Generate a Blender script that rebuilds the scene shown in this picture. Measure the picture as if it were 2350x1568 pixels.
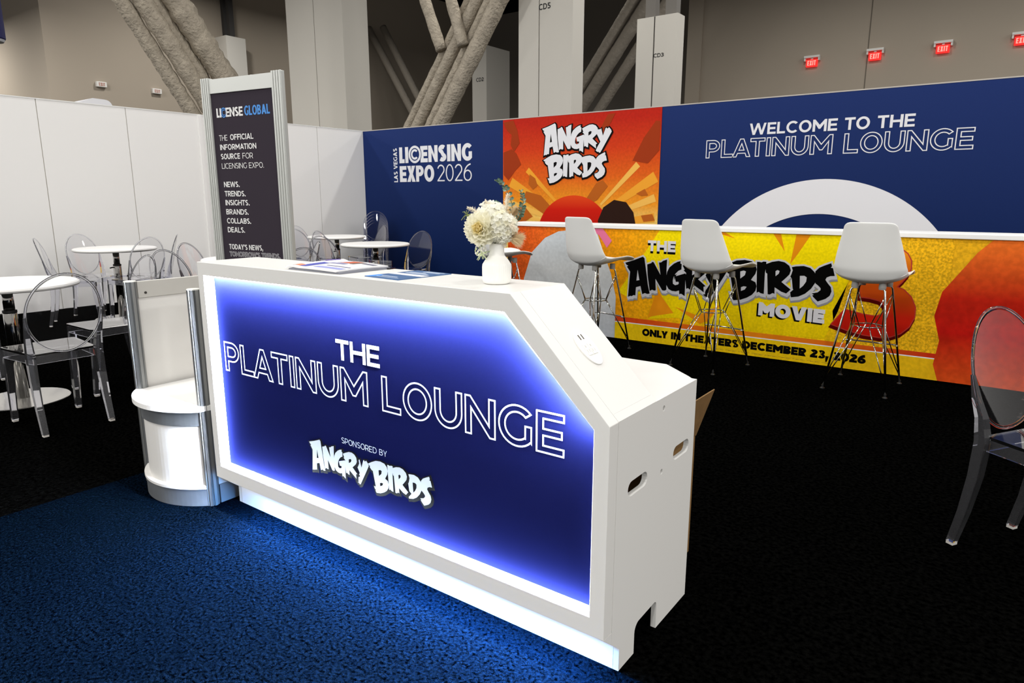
import bpy, bmesh, math, random
from mathutils import Vector, Matrix
from mathutils.geometry import tessellate_polygon
for o in list(bpy.data.objects): bpy.data.objects.remove(o)
SC = bpy.context.scene
COL = SC.collection
random.seed(7)
PI = math.pi

# ------------------------------------------------------------------ camera, world, lights, exposure
cam_d = bpy.data.cameras.new('camera')
cam = bpy.data.objects.new('camera', cam_d); COL.objects.link(cam)
cam_d.sensor_width = 36.0; cam_d.sensor_fit = 'HORIZONTAL'
cam_d.lens = 1564.146 / 2350.0 * 36.0
cam_d.clip_start = 0.05; cam_d.clip_end = 200
cam.location = (0, 0, 1.3284)
cam.rotation_euler = (PI/2 - 0.208036, 0, 0.634906)
SC.camera = cam

SC.view_settings.view_transform = 'Standard'
SC.view_settings.look = 'None'
SC.view_settings.gamma = 1.0
SC.view_settings.use_curve_mapping = False
SC.view_settings.exposure = 0.0
cy = SC.cycles
cy.max_bounces = 14; cy.diffuse_bounces = 3; cy.glossy_bounces = 4
cy.transmission_bounces = 14; cy.transparent_max_bounces = 12
cy.caustics_reflective = False; cy.caustics_refractive = False
cy.sample_clamp_indirect = 4.0

wd = bpy.data.worlds.new('world'); SC.world = wd; wd.use_nodes = True
wd.node_tree.nodes['Background'].inputs[0].default_value = (1.0, 0.97, 0.93, 1)
wd.node_tree.nodes['Background'].inputs[1].default_value = 0.42

def area(name, loc, rot, sx, sy, power, color, shape='RECTANGLE'):
    d = bpy.data.lights.new(name, 'AREA'); d.shape = shape; d.size = sx; d.size_y = sy
    d.energy = power; d.color = color
    o = bpy.data.objects.new(name, d); COL.objects.link(o); o.location = loc; o.rotation_euler = rot
    return o
for ix, lx in enumerate((-26, -19, -13.5, -8.5, -4.2, 0.2, 5.0, 11.5)):          # the hall's high-bay lamps; outer rows and columns added as fill for upright faces
    for iy, ly in enumerate((-13.5, -8.0, -3.0, 1.6, 6.2, 11.5, 17.0)):
        pw = 235 if ly < -6 else (110 if ly < 9 else (105 if ly < 15 else (150 if lx > -5 else 30)))
        if lx < -15: pw *= 1.9
        if lx > 9: pw = 400 if ly < 9 else 90
        area('high_bay_and_fill_lamp', (lx + 0.3*(iy % 2), ly, 6.4 if lx < -15 and ly < 9 else 7.6), (0, 0, 0), 0.5, 0.5, pw, (1.0, 0.98, 0.95), 'DISK')
# LED strip lights under the lip and in the recess of the reception counter
area('led_strip_light', (-1.64, 1.5, 0.140), (math.radians(-48), 0, 0), 1.62, 0.012, 125, (0.13, 0.42, 1.0))

# ------------------------------------------------------------------ helpers
def lin(c):
    out = []
    for v in c:
        v = v/255.0
        out.append(v/12.92 if v <= 0.04045 else ((v+0.055)/1.055)**2.4)
    return tuple(out) + (1.0,)
_m = {}
def M(name, rgb, rough=0.5, metal=0.0, spec=0.5, bump=None, noise=None, **kw):
    if name in _m: return _m[name]
    m = bpy.data.materials.new(name); m.use_nodes = True
    nt = m.node_tree; b = nt.nodes['Principled BSDF']
    col = lin(rgb) if max(rgb) > 1.0001 else tuple(rgb) + (1.0,)
    b.inputs['Base Color'].default_value = col
    b.inputs['Roughness'].default_value = rough
    b.inputs['Metallic'].default_value = metal
    b.inputs['Specular IOR Level'].default_value = spec
    for k, v in kw.items():
        b.inputs[k.replace('_', ' ')].default_value = v
    if noise or bump:
        tc = nt.nodes.new('ShaderNodeTexCoord')
        if noise:                                            # noise = (scale, amount)
            n = nt.nodes.new('ShaderNodeTexNoise'); n.inputs['Scale'].default_value = noise[0]; n.inputs['Detail'].default_value = 4
            nt.links.new(tc.outputs['Object'], n.inputs['Vector'])
            mr = nt.nodes.new('ShaderNodeMapRange'); mr.inputs[1].default_value = 0.36; mr.inputs[2].default_value = 0.64
            mr.inputs[3].default_value = 1-noise[1]; mr.inputs[4].default_value = 1+noise[1]
            nt.links.new(n.outputs['Fac'], mr.inputs[0])
            mx = nt.nodes.new('ShaderNodeMix'); mx.data_type = 'RGBA'; mx.blend_type = 'MULTIPLY'; mx.inputs[0].default_value = 1
            mx.inputs[6].default_value = col
            nt.links.new(mr.outputs[0], mx.inputs[7]); nt.links.new(mx.outputs[2], b.inputs['Base Color'])
        if bump:                                             # bump = (scale, strength, distance)
            n2 = nt.nodes.new('ShaderNodeTexNoise'); n2.inputs['Scale'].default_value = bump[0]; n2.inputs['Detail'].default_value = 5
            nt.links.new(tc.outputs['Object'], n2.inputs['Vector'])
            bp = nt.nodes.new('ShaderNodeBump'); bp.inputs['Strength'].default_value = bump[1]; bp.inputs['Distance'].default_value = bump[2]
            nt.links.new(n2.outputs['Fac'], bp.inputs['Height']); nt.links.new(bp.outputs['Normal'], b.inputs['Normal'])
    _m[name] = m
    return m
def EM(name, rgb, strength):
    if name in _m: return _m[name]
    m = bpy.data.materials.new(name); m.use_nodes = True
    nt = m.node_tree; nt.nodes.remove(nt.nodes['Principled BSDF'])
    e = nt.nodes.new('ShaderNodeEmission'); e.inputs[0].default_value = tuple(rgb)+(1,); e.inputs[1].default_value = strength
    nt.links.new(e.outputs[0], nt.nodes['Material Output'].inputs[0]); _m[name] = m
    return m
def ramp(nt, stops):
    r = nt.nodes.new('ShaderNodeValToRGB')
    while len(r.color_ramp.elements) < len(stops): r.color_ramp.elements.new(0.5)
    for e, (p, c) in zip(r.color_ramp.elements, stops): e.position = p; e.color = lin(c)
    return r
def GRAD(name, axis, lo, hi, stops, grain=0.0, gscale=60, rough=0.5, warp=0.0):
    """printed artwork: colour ramp along an object axis with a grain"""
    m = bpy.data.materials.new(name); m.use_nodes = True; nt = m.node_tree; b = nt.nodes['Principled BSDF']
    b.inputs['Roughness'].default_value = rough; b.inputs['Specular IOR Level'].default_value = 0.06
    tc = nt.nodes.new('ShaderNodeTexCoord'); sp = nt.nodes.new('ShaderNodeSeparateXYZ'); nt.links.new(tc.outputs['Object'], sp.inputs[0])
    mr = nt.nodes.new('ShaderNodeMapRange'); mr.inputs[1].default_value = lo; mr.inputs[2].default_value = hi
    src = sp.outputs[axis]
    if warp:
        n = nt.nodes.new('ShaderNodeTexNoise'); n.inputs['Scale'].default_value = 1.6; n.inputs['Detail'].default_value = 3
        nt.links.new(tc.outputs['Object'], n.inputs['Vector'])
        ad = nt.nodes.new('ShaderNodeMath'); ad.operation = 'MULTIPLY_ADD'; ad.inputs[1].default_value = warp
        nt.links.new(n.outputs['Fac'], ad.inputs[0]); nt.links.new(src, ad.inputs[2]); src = ad.outputs[0]
    nt.links.new(src, mr.inputs[0])
    r = ramp(nt, stops); nt.links.new(mr.outputs[0], r.inputs[0]); out = r.outputs[0]
    if grain:
        n = nt.nodes.new('ShaderNodeTexNoise'); n.inputs['Scale'].default_value = gscale; n.inputs['Detail'].default_value = 2
        nt.links.new(tc.outputs['Object'], n.inputs['Vector'])
        g = nt.nodes.new('ShaderNodeMapRange'); g.inputs[1].default_value = 0.35; g.inputs[2].default_value = 0.65
        g.inputs[3].default_value = 1-grain; g.inputs[4].default_value = 1+grain; nt.links.new(n.outputs['Fac'], g.inputs[0])
        mx = nt.nodes.new('ShaderNodeMix'); mx.data_type = 'RGBA'; mx.blend_type = 'MULTIPLY'; mx.inputs[0].default_value = 1
        nt.links.new(out, mx.inputs[6]); nt.links.new(g.outputs[0], mx.inputs[7]); out = mx.outputs[2]
    nt.links.new(out, b.inputs['Base Color']); _m[name] = m
    return m

class MB:
    def __init__(s): s.v = []; s.f = []
    def add(s, vs, fs):
        o = len(s.v); s.v += [tuple(p) for p in vs]; s.f += [tuple(i+o for i in f) for f in fs]; return s
    def box(s, x0, x1, y0, y1, z0, z1):
        return s.add([(x0,y0,z0),(x1,y0,z0),(x1,y1,z0),(x0,y1,z0),(x0,y0,z1),(x1,y0,z1),(x1,y1,z1),(x0,y1,z1)],
                     [(0,3,2,1),(4,5,6,7),(0,1,5,4),(1,2,6,5),(2,3,7,6),(3,0,4,7)])
    def hexa(s, b, t):
        return s.add(list(b)+list(t), [(0,3,2,1),(4,5,6,7),(0,1,5,4),(1,2,6,5),(2,3,7,6),(3,0,4,7)])
    def prism(s, loops, fn, a, b):
        """2D loops (outer + holes) extruded between depths a and b; fn(u, v, d) -> xyz"""
        tri = tessellate_polygon([[Vector((p[0], p[1], 0)) for p in lp] for lp in loops])
        flat = [p for lp in loops for p in lp]; n = len(flat)
        vs = [fn(p[0], p[1], a) for p in flat] + [fn(p[0], p[1], b) for p in flat]
        fs = [tuple(t) for t in tri] + [tuple(i+n for i in reversed(t)) for t in tri]
        k = 0
        for lp in loops:
            m = len(lp)
            for i in range(m):
                j = (i+1) % m; fs.append((k+i, k+j, n+k+j, n+k+i))
            k += m
        return s.add(vs, fs)
    def flat(s, loops, fn):
        loops = [[p for i, p in enumerate(lp) if abs(p[0]-lp[i-1][0])+abs(p[1]-lp[i-1][1]) > 1e-6] for lp in loops]
        tri = tessellate_polygon([[Vector((p[0], p[1], 0)) for p in lp] for lp in loops])
        flat = [p for lp in loops for p in lp]
        return s.add([fn(p[0], p[1]) for p in flat], [tuple(t) for t in tri])
    def tube(s, pts, r, n=8, cap=True):
        pts = [Vector(p) for p in pts]; rs = r if isinstance(r, (list, tuple)) else [r]*len(pts)
        o = len(s.v); up = None; vs = []; fs = []
        for i, p in enumerate(pts):
            d = (pts[min(i+1, len(pts)-1)] - pts[max(i-1, 0)]).normalized()
            if up is None or abs(d.dot(up)) > 0.98: up = Vector((0,0,1)) if abs(d.z) < 0.9 else Vector((1,0,0))
            a = d.cross(up).normalized(); b = a.cross(d).normalized(); up = b
            for k in range(n):
                t = 2*PI*k/n; vs.append(p + (a*math.cos(t) + b*math.sin(t))*rs[i])
        for i in range(len(pts)-1):
            for k in range(n):
                k2 = (k+1) % n; fs.append((i*n+k, i*n+k2, (i+1)*n+k2, (i+1)*n+k))
        if cap: fs.append(tuple(reversed(range(n)))); fs.append(tuple(range((len(pts)-1)*n, len(pts)*n)))
        return s.add(vs, fs)
    def lathe(s, prof, n=32, c=(0,0,0), rib=0.0, nrib=0, z0=0, z1=0):
        vs = []; fs = []
        for (r, z) in prof:
            for k in range(n):
                t = 2*PI*k/n; rr = r
                if rib and z0 <= z <= z1: rr = r*(1 + rib*math.cos(nrib*t))
                vs.append((c[0]+rr*math.cos(t), c[1]+rr*math.sin(t), c[2]+z))
        m = len(prof)
        for i in range(m-1):
            for k in range(n):
                k2 = (k+1) % n; fs.append((i*n+k, i*n+k2, (i+1)*n+k2, (i+1)*n+k))
        fs.append(tuple(reversed(range(n)))); fs.append(tuple(range((m-1)*n, m*n)))
        return s.add(vs, fs)
    def grid(s, fn, nu, nv):
        vs = [fn(i/nu, j/nv) for i in range(nu+1) for j in range(nv+1)]
        fs = [(i*(nv+1)+j, (i+1)*(nv+1)+j, (i+1)*(nv+1)+j+1, i*(nv+1)+j+1) for i in range(nu) for j in range(nv)]
        return s.add(vs, fs)
    def build(s, name, mat, parent=None, smooth=False, bevel=0.0, loc=None, fix=True):
        me = bpy.data.meshes.new(name); me.from_pydata(s.v, [], s.f)
        if fix:
            bm = bmesh.new(); bm.from_mesh(me); bmesh.ops.recalc_face_normals(bm, faces=bm.faces); bm.to_mesh(me); bm.free()
        me.materials.append(mat)
        if smooth:
            for p in me.polygons: p.use_smooth = True
        o = bpy.data.objects.new(name, me); COL.objects.link(o)
        if parent: o.parent = parent
        if loc: o.location = loc
        if bevel:
            bv = o.modifiers.new('bevel', 'BEVEL'); bv.width = bevel; bv.segments = 2; bv.limit_method = 'ANGLE'; bv.angle_limit = math.radians(40)
        return o
def tag(o, label=None, cat=None, group=None, kind=None):
    if label: o['label'] = label
    if cat: o['category'] = cat
    if group: o['group'] = group
    if kind: o['kind'] = kind
    return o
def thing(name, label, cat, loc=(0,0,0), rz=0.0, group=None):
    o = bpy.data.objects.new(name, None); COL.objects.link(o); o.location = loc; o.rotation_euler = (0,0,rz)
    o.empty_display_size = 0.1
    return tag(o, label, cat, group)
def dup(root, loc, rz, label, group=None):
    def cp(o, par):
        c = o.copy(); COL.objects.link(c); c.parent = par
        if par is not None: c.matrix_parent_inverse = o.matrix_parent_inverse.copy()
        for ch in [x for x in KIDS.get(o.name, [])]: cp(ch, c)
        return c
    r = cp(root, None); r.location = loc; r.rotation_euler = (0,0,rz); r['label'] = label
    if group: r['group'] = group
    return r
KIDS = {}
def note(root):
    for o in list(COL.objects):
        if o.parent is not None:
            KIDS.setdefault(o.parent.name, [])
            if o not in KIDS[o.parent.name]: KIDS[o.parent.name].append(o)
def struct(o): o['kind'] = 'structure'; return o

# ------------------------------------------------------------------ lettering: drawn glyph outlines, cap height 1
def arc(cx, cyy, rx, ry, a0, a1, n=14):
    return [(cx+rx*math.cos(math.radians(a0+(a1-a0)*i/n)), cyy+ry*math.sin(math.radians(a0+(a1-a0)*i/n))) for i in range(n+1)]
def stroke(pts, t):
    L = []; R = []
    for i, p in enumerate(pts):
        a = pts[max(i-1,0)]; b = pts[min(i+1,len(pts)-1)]
        dx, dy = b[0]-a[0], b[1]-a[1]; l = math.hypot(dx, dy) or 1
        nx, ny = -dy/l*t/2, dx/l*t/2
        L.append((p[0]+nx, p[1]+ny)); R.append((p[0]-nx, p[1]-ny))
    return L + R[::-1]
def glyph(ch, t, k=1.0):
    """returns (shapes, width); a shape is [outer, hole, ...]"""
    th = t*0.9
    if ch == 'I': return [[[(0,0),(t,0),(t,1),(0,1)]]], t
    if ch == 'L':
        w = .58*k; return [[[(0,0),(w,0),(w,th),(t,th),(t,1),(0,1)]]], w
    if ch == 'T':
        w = .68*k; a=(w-t)/2; return [[[(a,0),(a+t,0),(a+t,1-th),(w,1-th),(w,1),(0,1),(0,1-th),(a,1-th)]]], w
    if ch == 'H':
        w = .78*k; a=.5-th/2; b=.5+th/2
        return [[[(0,0),(t,0),(t,a),(w-t,a),(w-t,0),(w,0),(w,1),(w-t,1),(w-t,b),(t,b),(t,1),(0,1)]]], w
    if ch in 'EF':
        w = .62*k; a=.5-th/2; b=.5+th/2; w2=w*.93
        up = [(t,a),(w2,a),(w2,b),(t,b),(t,1-th),(w,1-th),(w,1),(0,1)]
        if ch == 'E': return [[[(0,0),(w,0),(w,th)]+[(t,th)]+up]], w
        return [[[(0,0),(t,0)]+up]], w
    if ch == 'N':
        w = .78*k; return [[[(0,0),(t,0),(t,1-t*1.62),(w-t*.88,0),(w,0),(w,1),(w-t,1),(w-t,t*1.62),(t*.88,1),(0,1)]]], w
    if ch == 'M':
        w = .94*k; m=w/2
        return [[[(0,0),(t,0),(t,1-t*1.75),(m-t*.34,.22),(m+t*.34,.22),(w-t,1-t*1.75),(w-t,0),(w,0),(w,1),(w-t*.85,1),(m,.22+t*1.55),(t*.85,1),(0,1)]]], w
    if ch == 'A':
        w = .86*k; m=w/2; s=t*1.08; a=.20; b=a+th
        x=lambda z: (m-t*.52)*z                              # outer left edge at height z
        top=m-t*.52
        il=lambda z: x(z)+s
        zz = min(0.86, (m-s)/top)
        return [[[(0,0),(s,0),(il(a),a),(w-il(a),a),(w-s,0),(w,0),(w-top,1),(top,1)], [(il(b),b),(w-il(b),b),(m,zz)]]], w
    if ch == 'V':
        w = .84*k; m=w/2; s=t*1.1; return [[[(0,1),(s,1),(m,t*1.25),(w-s,1),(w,1),(m+t*.52,0),(m-t*.52,0)]]], w
    if ch == 'W':
        w = 1.24*k; q=w*.27; m=w/2; s=t*1.02
        return [[[(0,1),(s,1),(q,t*1.6),(m-t*.45,1),(m+t*.45,1),(w-q,t*1.6),(w-s,1),(w,1),(w-q+t*.5,0),(w-q-t*.5,0),(m,1-t*1.55),(q+t*.5,0),(q-t*.5,0)]]], w
    if ch == 'Y':
        w = .74*k; m=w/2; s=t*1.12; return [[[(0,1),(s,1),(m,.38+t*.95),(w-s,1),(w,1),(m+t/2,.38),(m+t/2,0),(m-t/2,0),(m-t/2,.38)]]], w
    if ch == 'X':
        w = .76*k; m=w/2; s=t*1.2; e=t*.55
        return [[[(0,0),(s,0),(m,.5-t*.72),(w-s,0),(w,0),(m+e,.5),(w-.02,1),(w-.02-s,1),(m,.5+t*.72),(.02+s,1),(.02,1),(m-e,.5)]]], w
    if ch == 'K':
        w = .74*k; return [[[(0,0),(t,0),(t,.3),(t*1.4,.4),(w-t*1.2,0),(w,0),(t*1.9,.56),(w-.02,1),(w-t*1.2,1),(t,.5),(t,1),(0,1)]]], w
    if ch == 'O':
        w = .86*k; return [[arc(w/2,.5,w/2,.515,0,360,40)[:-1], arc(w/2,.5,w/2-t,.515-th,0,360,40)[:-1]]], w
    if ch == '0':
        w = .68*k; return [[arc(w/2,.5,w/2,.51,0,360,40)[:-1], arc(w/2,.5,w/2-t,.51-th,0,360,40)[:-1]]], w
    if ch == 'C':
        w = .80*k; r=w*.56
        return [[arc(r,.5,r,.515,43,317,26)+arc(r,.5,r-t,.515-th,317-3,43+3,26)]], w
    if ch == 'G':
        w = .82*k; r=w*.55
        o = arc(r,.5,r,.515,43,318,26); i = arc(r,.5,r-t,.515-th,308,46,26)
        return [[o+[(w*.97,.14),(w*.97,.53),(w*.97-t*.95,.53),(w*.97-t*.95,.22)]+i]], w
    if ch == 'U':
        w = .76*k; r=w/2; yy=.44
        return [[[(0,1)]+arc(r,yy,r,yy+.01,180,360,20)+[(w,1),(w-t,1)]+arc(r,yy,r-t,yy+.01-th,360,180,20)+[(t,1)]]], w
    if ch == 'J':
        w = .5*k; return [[[(w-t,1),(w,1)]+arc(w-.25*k,.25,.25*k,.26,0,-120,10)+arc(w-.25*k,.25,.25*k-t,.26-th,-120,0,10)]], w
    if ch == 'D':
        w = .80*k; c=w-.46*k
        c=max(c,t)
        return [[[(0,0)]+arc(c,.5,w-c,.5,-90,90,20)+[(0,1)], [(t,th),(t,1-th)]+arc(c,.5,max(w-c-t,.02),.5-th,90,-90,20)]], w
    if ch == 'P':
        w = .68*k; h=.30; yc=.67; r=.33; c=w-r*k*1.02; c=max(c,t)
        return [[[(0,0),(t,0),(t,yc-r)]+arc(c,yc,w-c,r,-90,90,16)+[(0,1)], [(t,yc-r+th),(t,1-th)]+arc(c,yc,max(w-c-t,.02),r-th,90,-90,16)]], w
    if ch == 'R':
        w = .70*k; yc=.67; r=.33; c=w-.02-r*k*1.02; c=max(c,t); d=t*1.12
        return [[[(0,0),(t,0),(t,yc-r),(w-d-.2*k,yc-r),(w-d,0),(w,0),(w-.19*k,yc-r+.03)]+arc(c,yc,w-.02-c,r,-62,90,14)+[(0,1)], [(t,yc-r+th),(t,1-th)]+arc(c,yc,max(w-.02-c-t,.02),r-th,90,-90,16)]], w
    if ch == 'B':
        w = .70*k; r1=.26; r2=.28; c1=max(w-.05-r1*k*1.05,t); c2=max(w-r2*k*1.05,t)
        return [[[(0,0)]+arc(c2,r2,w-c2,r2,-90,56,14)+arc(c1,1-r1,w-.04-c1,r1,-50,90,14)+[(0,1)],
                 [(t,th*.95),(t,2*r2-th*.95)]+arc(c2,r2,max(w-c2-t,.02),r2-th*.95,90,-90,12),
                 [(t,1-2*r1+th*.92),(t,1-th*.92)]+arc(c1,1-r1,max(w-.04-c1-t,.02),r1-th*.92,90,-90,12)]], w
    if ch == 'S':
        w = .66*k; h=t/2
        top = arc(w/2,.755-h*.1,w/2-h,.245-h*.8,38,250,16); bot = arc(w/2,.255+h*.1,w/2-h,.245-h*.8,70,-142,16)
        return [[stroke(top+bot, t*.95)]], w
    if ch == '2':
        w = .64*k; h=t/2
        pa = arc(w/2,.70,w/2-h,.30-h,165,-32,16)+[(h*1.1,h*1.2)]
        return [[stroke(pa, t)], [[(0,0),(w,0),(w,th),(0,th)]]], w
    if ch == '3':
        w = .64*k; h=t/2
        return [[stroke(arc(w*.46,.735,w*.48-h,.265-h,155,-80,14), t)], [stroke(arc(w*.47,.29,w*.53-h,.29-h,86,-155,14), t)], [[(w*.3,.48),(w*.6,.46),(w*.6,.6),(w*.3,.58)]]], w
    if ch == '5':
        w = .64*k; h=t/2
        return [[stroke(arc(w*.46,.32,w*.54-h,.32-h,112,-150,16), t)], [[(.08*k,.5),(.08*k+t,.5),(.08*k+t,1-th),(w*.94,1-th),(w*.94,1),(.08*k,1)]]], w
    if ch == '6':
        w = .68*k; h=t/2; o=arc(w/2,.32,w/2,.33,0,360,30)[:-1]; i=arc(w/2,.32,w/2-t,.33-th,0,360,30)[:-1]
        return [[o, i], [stroke(arc(w*.98-h*.2,.34,w*.98-h*1.2,.66-h*.6,180,96,14), t)]], w
    if ch == "'":
        return [[[(0,.66),(t*.8,.66),(t,1),(0,1)]]], t
    if ch == '.': return [[[(0,0),(t*1.1,0),(t*1.1,t*1.1),(0,t*1.1)]]], t*1.1
    if ch == ',': return [[[(t*.1,-t*1.0),(t*.6,-t*1.0),(t*1.15,t*1.1),(0,t*1.1)]]], t*1.1
    if ch == ' ': return [], .30*k
    raise ValueError(ch)
KERN = {'LA':-.10,'AT':-.10,'LT':-.08,'TO':-.02,'LY':-.1,'PA':-.08,'AY':-.08,'AV':-.1}
def layout(s, t, k, sb):
    x = 0; out = []
    for i, ch in enumerate(s):
        sh, w = glyph(ch, t, k)
        out.append((sh, x)); x += w + sb
        if i+1 < len(s): x += KERN.get(s[i:i+2], 0)*k
    return out, x - sb
def fit(s, x0, x1, z0, z1, t, sb=.085):
    """shapes of a text filling x0..x1, z0..z1; letter width is chosen so that the stems keep their weight"""
    H = z1-z0; W = (x1-x0)/H; lo, hi = .3, 2.5
    for _ in range(30):
        k = (lo+hi)/2
        if layout(s, t, k, sb)[1] > W: hi = k
        else: lo = k
    lay, wd_ = layout(s, t, lo, sb)
    return [[[(x0+(p[0]+ox)*H, z0+p[1]*H) for p in lp] for lp in sh] for shs, ox in lay for sh in shs]
def offset(lp, d, lim=3.0):
    n = len(lp); ar = sum(lp[i][0]*lp[(i+1)%n][1]-lp[(i+1)%n][0]*lp[i][1] for i in range(n))
    sg = 1 if ar > 0 else -1; out = []
    for i in range(n):
        a, b, c = lp[i-1], lp[i], lp[(i+1)%n]
        d1 = Vector((b[0]-a[0], b[1]-a[1])); d2 = Vector((c[0]-b[0], c[1]-b[1]))
        if d1.length < 1e-9 or d2.length < 1e-9: d1 = d2 = (d1 if d1.length > d2.length else d2)
        d1.normalize(); d2.normalize()
        n1 = Vector((d1.y, -d1.x))*sg; n2 = Vector((d2.y, -d2.x))*sg
        m = n1+n2
        if m.length < 1e-6: m = n1.copy()
        m.normalize(); q = max(m.dot(n1), 1/lim)
        out.append((b[0]+m.x*d/q, b[1]+m.y*d/q))
    return out
def text_mesh(shapes, fn, outline=0.0):
    mb = MB()
    for q_, sh in enumerate(shapes):
        if not outline: mb.flat(sh, lambda u, v: fn(u, v, (q_ % 4)*.0003))
        else:
            for lp in sh:
                cl = []
                for p in lp:
                    if not cl or math.hypot(p[0]-cl[-1][0], p[1]-cl[-1][1]) > 1e-5: cl.append(p)
                if math.hypot(cl[0][0]-cl[-1][0], cl[0][1]-cl[-1][1]) < 1e-5: cl.pop()
                a = offset(cl, outline/2); b = offset(cl, -outline/2); n = len(cl)
                mb.add([fn(*p) for p in a]+[fn(*p) for p in b], [(i,(i+1)%n,n+(i+1)%n,n+i) for i in range(n)])
    return mb
def xz(y): return lambda u, v, d=0: (u, y-d, v)
def letter(name, shapes, y, mat, parent, outline=0.0): return text_mesh(shapes, xz(y), outline).build(name, mat, parent, fix=False)

# ------------------------------------------------------------------ the hall shell
XW, YB, YH = -9.306, 8.312, 5.804
carpet = M('black_carpet', (0.0013,0.0013,0.0012), 0.95, spec=0.0, noise=(60, .9), bump=(110, 1.0, .02))
aisle = M('navy_carpet', (0.0009,0.0027,0.0062), 0.95, spec=0.0, noise=(95, .95), bump=(120, 1.0, .012))  # LED glow partly put into the colour, bluer than the black carpet
beige = M('beige_wall', (168,157,142), 0.9, spec=.2)
black = M('black_paint', (9,9,9), 0.9, spec=.1)
greyc = M('grey_column_paint', (206,202,193), 0.8, spec=.2)
fire = M('sprayed_fireproofing', (176,166,150), 0.95, spec=.1, noise=(9,.12), bump=(22, 1.0, .035))
steel = M('dark_steel', (52,50,48), .7)
struct(MB().box(-40, 14, -8, 32, -0.1, -0.002).build('floor', carpet))
rug = MB().box(-3.34, 3.2, -1.2, 1.56, -0.004, 0.0).build('aisle_carpet', aisle)
tag(rug, 'dark navy aisle carpet lit blue along the front of the reception counter', 'carpet')
struct(MB().box(-40, 14, -8, 32, 9.9, 10.1).build('ceiling', black))
struct(MB().box(-40, -9.4, 28, 28.3, 0, 9.9).build('wall_far', M('grey_hall_wall', (150,143,134), .9)))
wr = struct(MB().box(-9.2, 14, 22, 22.3, 0, 9.9).add([], []).build('wall_right', beige))
MB().box(-4.006, -3.982, 21.99, 22.0, 0, 9.9).build('panel_joint', M('joint_grey', (105,97,86), .9), wr)
MB().box(-9.23, -8.75, 21.9, 22.0, 0, 9.9).build('wall_return', beige, wr)
wl = MB(); wl.box(-22.4, -22.0, 8.392, 28, 0, 9.9); wl.box(-36, -22.4, 8.392, 8.8, 0, 9.9); wl.box(-36.3, -36.001, -8, 8.8, 0, 9.9)
struct(wl.build('wall_side', beige))
# ---- columns
def text_on(shapes, fn, mat, parent, name='lettering'): return text_mesh(shapes, fn).build(name, mat, parent, fix=False)
dark = M('sign_black', (22,22,24), .6)
def column(x0, x1, y0, y1, h, seams, label, code=None, joint=.02):
    b = MB(); xs = [x0]+[v for s in seams for v in (s-joint/2, s+joint/2)]+[x1]
    for i in range(0, len(xs), 2): b.box(xs[i], xs[i+1], y0, y1, 0, h)
    t = thing('column', label, 'column', ((x0+x1)/2, y0, 0))
    o = b.build('cladding', greyc, t); o.location = (-(x0+x1)/2, -y0, 0)
    if seams:
        j = MB()
        for s in seams: j.box(s-joint/2, s+joint/2, y0+.03, y1-.03, 0, h)
        j.build('joint', black, t).location = (-(x0+x1)/2, -y0, 0)
    if code:
        s, cx0, cx1, cz0, cz1 = code
        l = text_on(fit(s, cx0, cx1, cz0, cz1, .19), xz(y0-.004), dark, t); l.location = (-(x0+x1)/2, -y0, 0)
    return t
column(-14.856, -12.835, 11, 11.75, 9.9, [-13.83], 'wide pale grey column rising behind the white booth wall')
column(-7.95, -6.778, 11, 11.385, 9.9, [-7.49], 'pale grey column with the number CD5 above the blue wall', ('CD5', -7.497, -7.245, 4.645, 4.745))
t = column(-7.035, -6.13, 14, 14.35, 5.005, [-6.64], 'pale grey column marked CD3 with a flat top', ('CD3', -6.63, -6.40, 4.20, 4.275), .03)
for x0, x1 in ((-6.9,-6.68),(-6.45,-6.21)): MB().box(x0+6.5825, x1+6.5825, .1, .3, 5.005, 9.9).build('steel_post', M('steel_grey', (110,106,100), .7), t)
column(-16.506, -15.858, 20, 21.376, 6.57, [], 'narrow distant grey pillar marked CD2 behind the diagonal braces', ('CD2', -16.32, -15.98, 5.38, 5.51))
column(-24.2, -22.94, 22, 23.5, 6.85, [], 'dim grey pillar deep in the hall, left of the crossing braces')
t = column(-22.0, -21.35, 13.45, 14.15, 6.45, [], 'short pale pillar with steel posts standing on its flat top')
for x0 in (-.25, .05): MB().box(x0, x0+.14, .25, .42, 6.45, 9.9).build('steel_post', steel, t)
# ---- fireproofed diagonal braces (each brace is one welded bundle of pipes)
def brace(label, pipes, mat, n=14, wob=.03, seed=1):
    rnd = random.Random(seed)
    base = pipes[0][1]
    t = thing('diagonal_brace', label, 'brace', base)
    for (a, b, r) in pipes:
        a = Vector(a); b = Vector(b); L = (b-a).length; m = max(12, int(L/.09)); mb = MB()
        pts = [a.lerp(b, i/m) - Vector(base) for i in range(m+1)]
        mb.tube(pts, [r*(1+rnd.uniform(-wob, wob)) for _ in pts], n)
        mb.build('pipe', mat, t, smooth=True)
    return t
def ext(p, q, z0, z1):                                            # stretch the axis p-q from height z0 to z1
    p = Vector(p); q = Vector(q); d = (q-p)/(q.z-p.z)
    return tuple(p+d*(z1-p.z)), tuple(p+d*(z0-p.z))
xl = -13.0
def lp_(y4, y2, r, dx=0.0):
    a, b = ext((xl+dx, y2, 2.6), (xl+dx, y4, 4.8), 0.1, 9.6); return (a, b, r*.98)
brace('thick bundle of rough grey fireproofed braces leaning left behind the black banner stand',
      [lp_(7.20,8.74,.235,.12), lp_(6.86,8.30,.17,-.12), lp_(6.60,8.02,.17,-.02), lp_(6.30,7.68,.14,-.2)], fire, wob=.09, seed=3)
yc = 10.7
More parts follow.
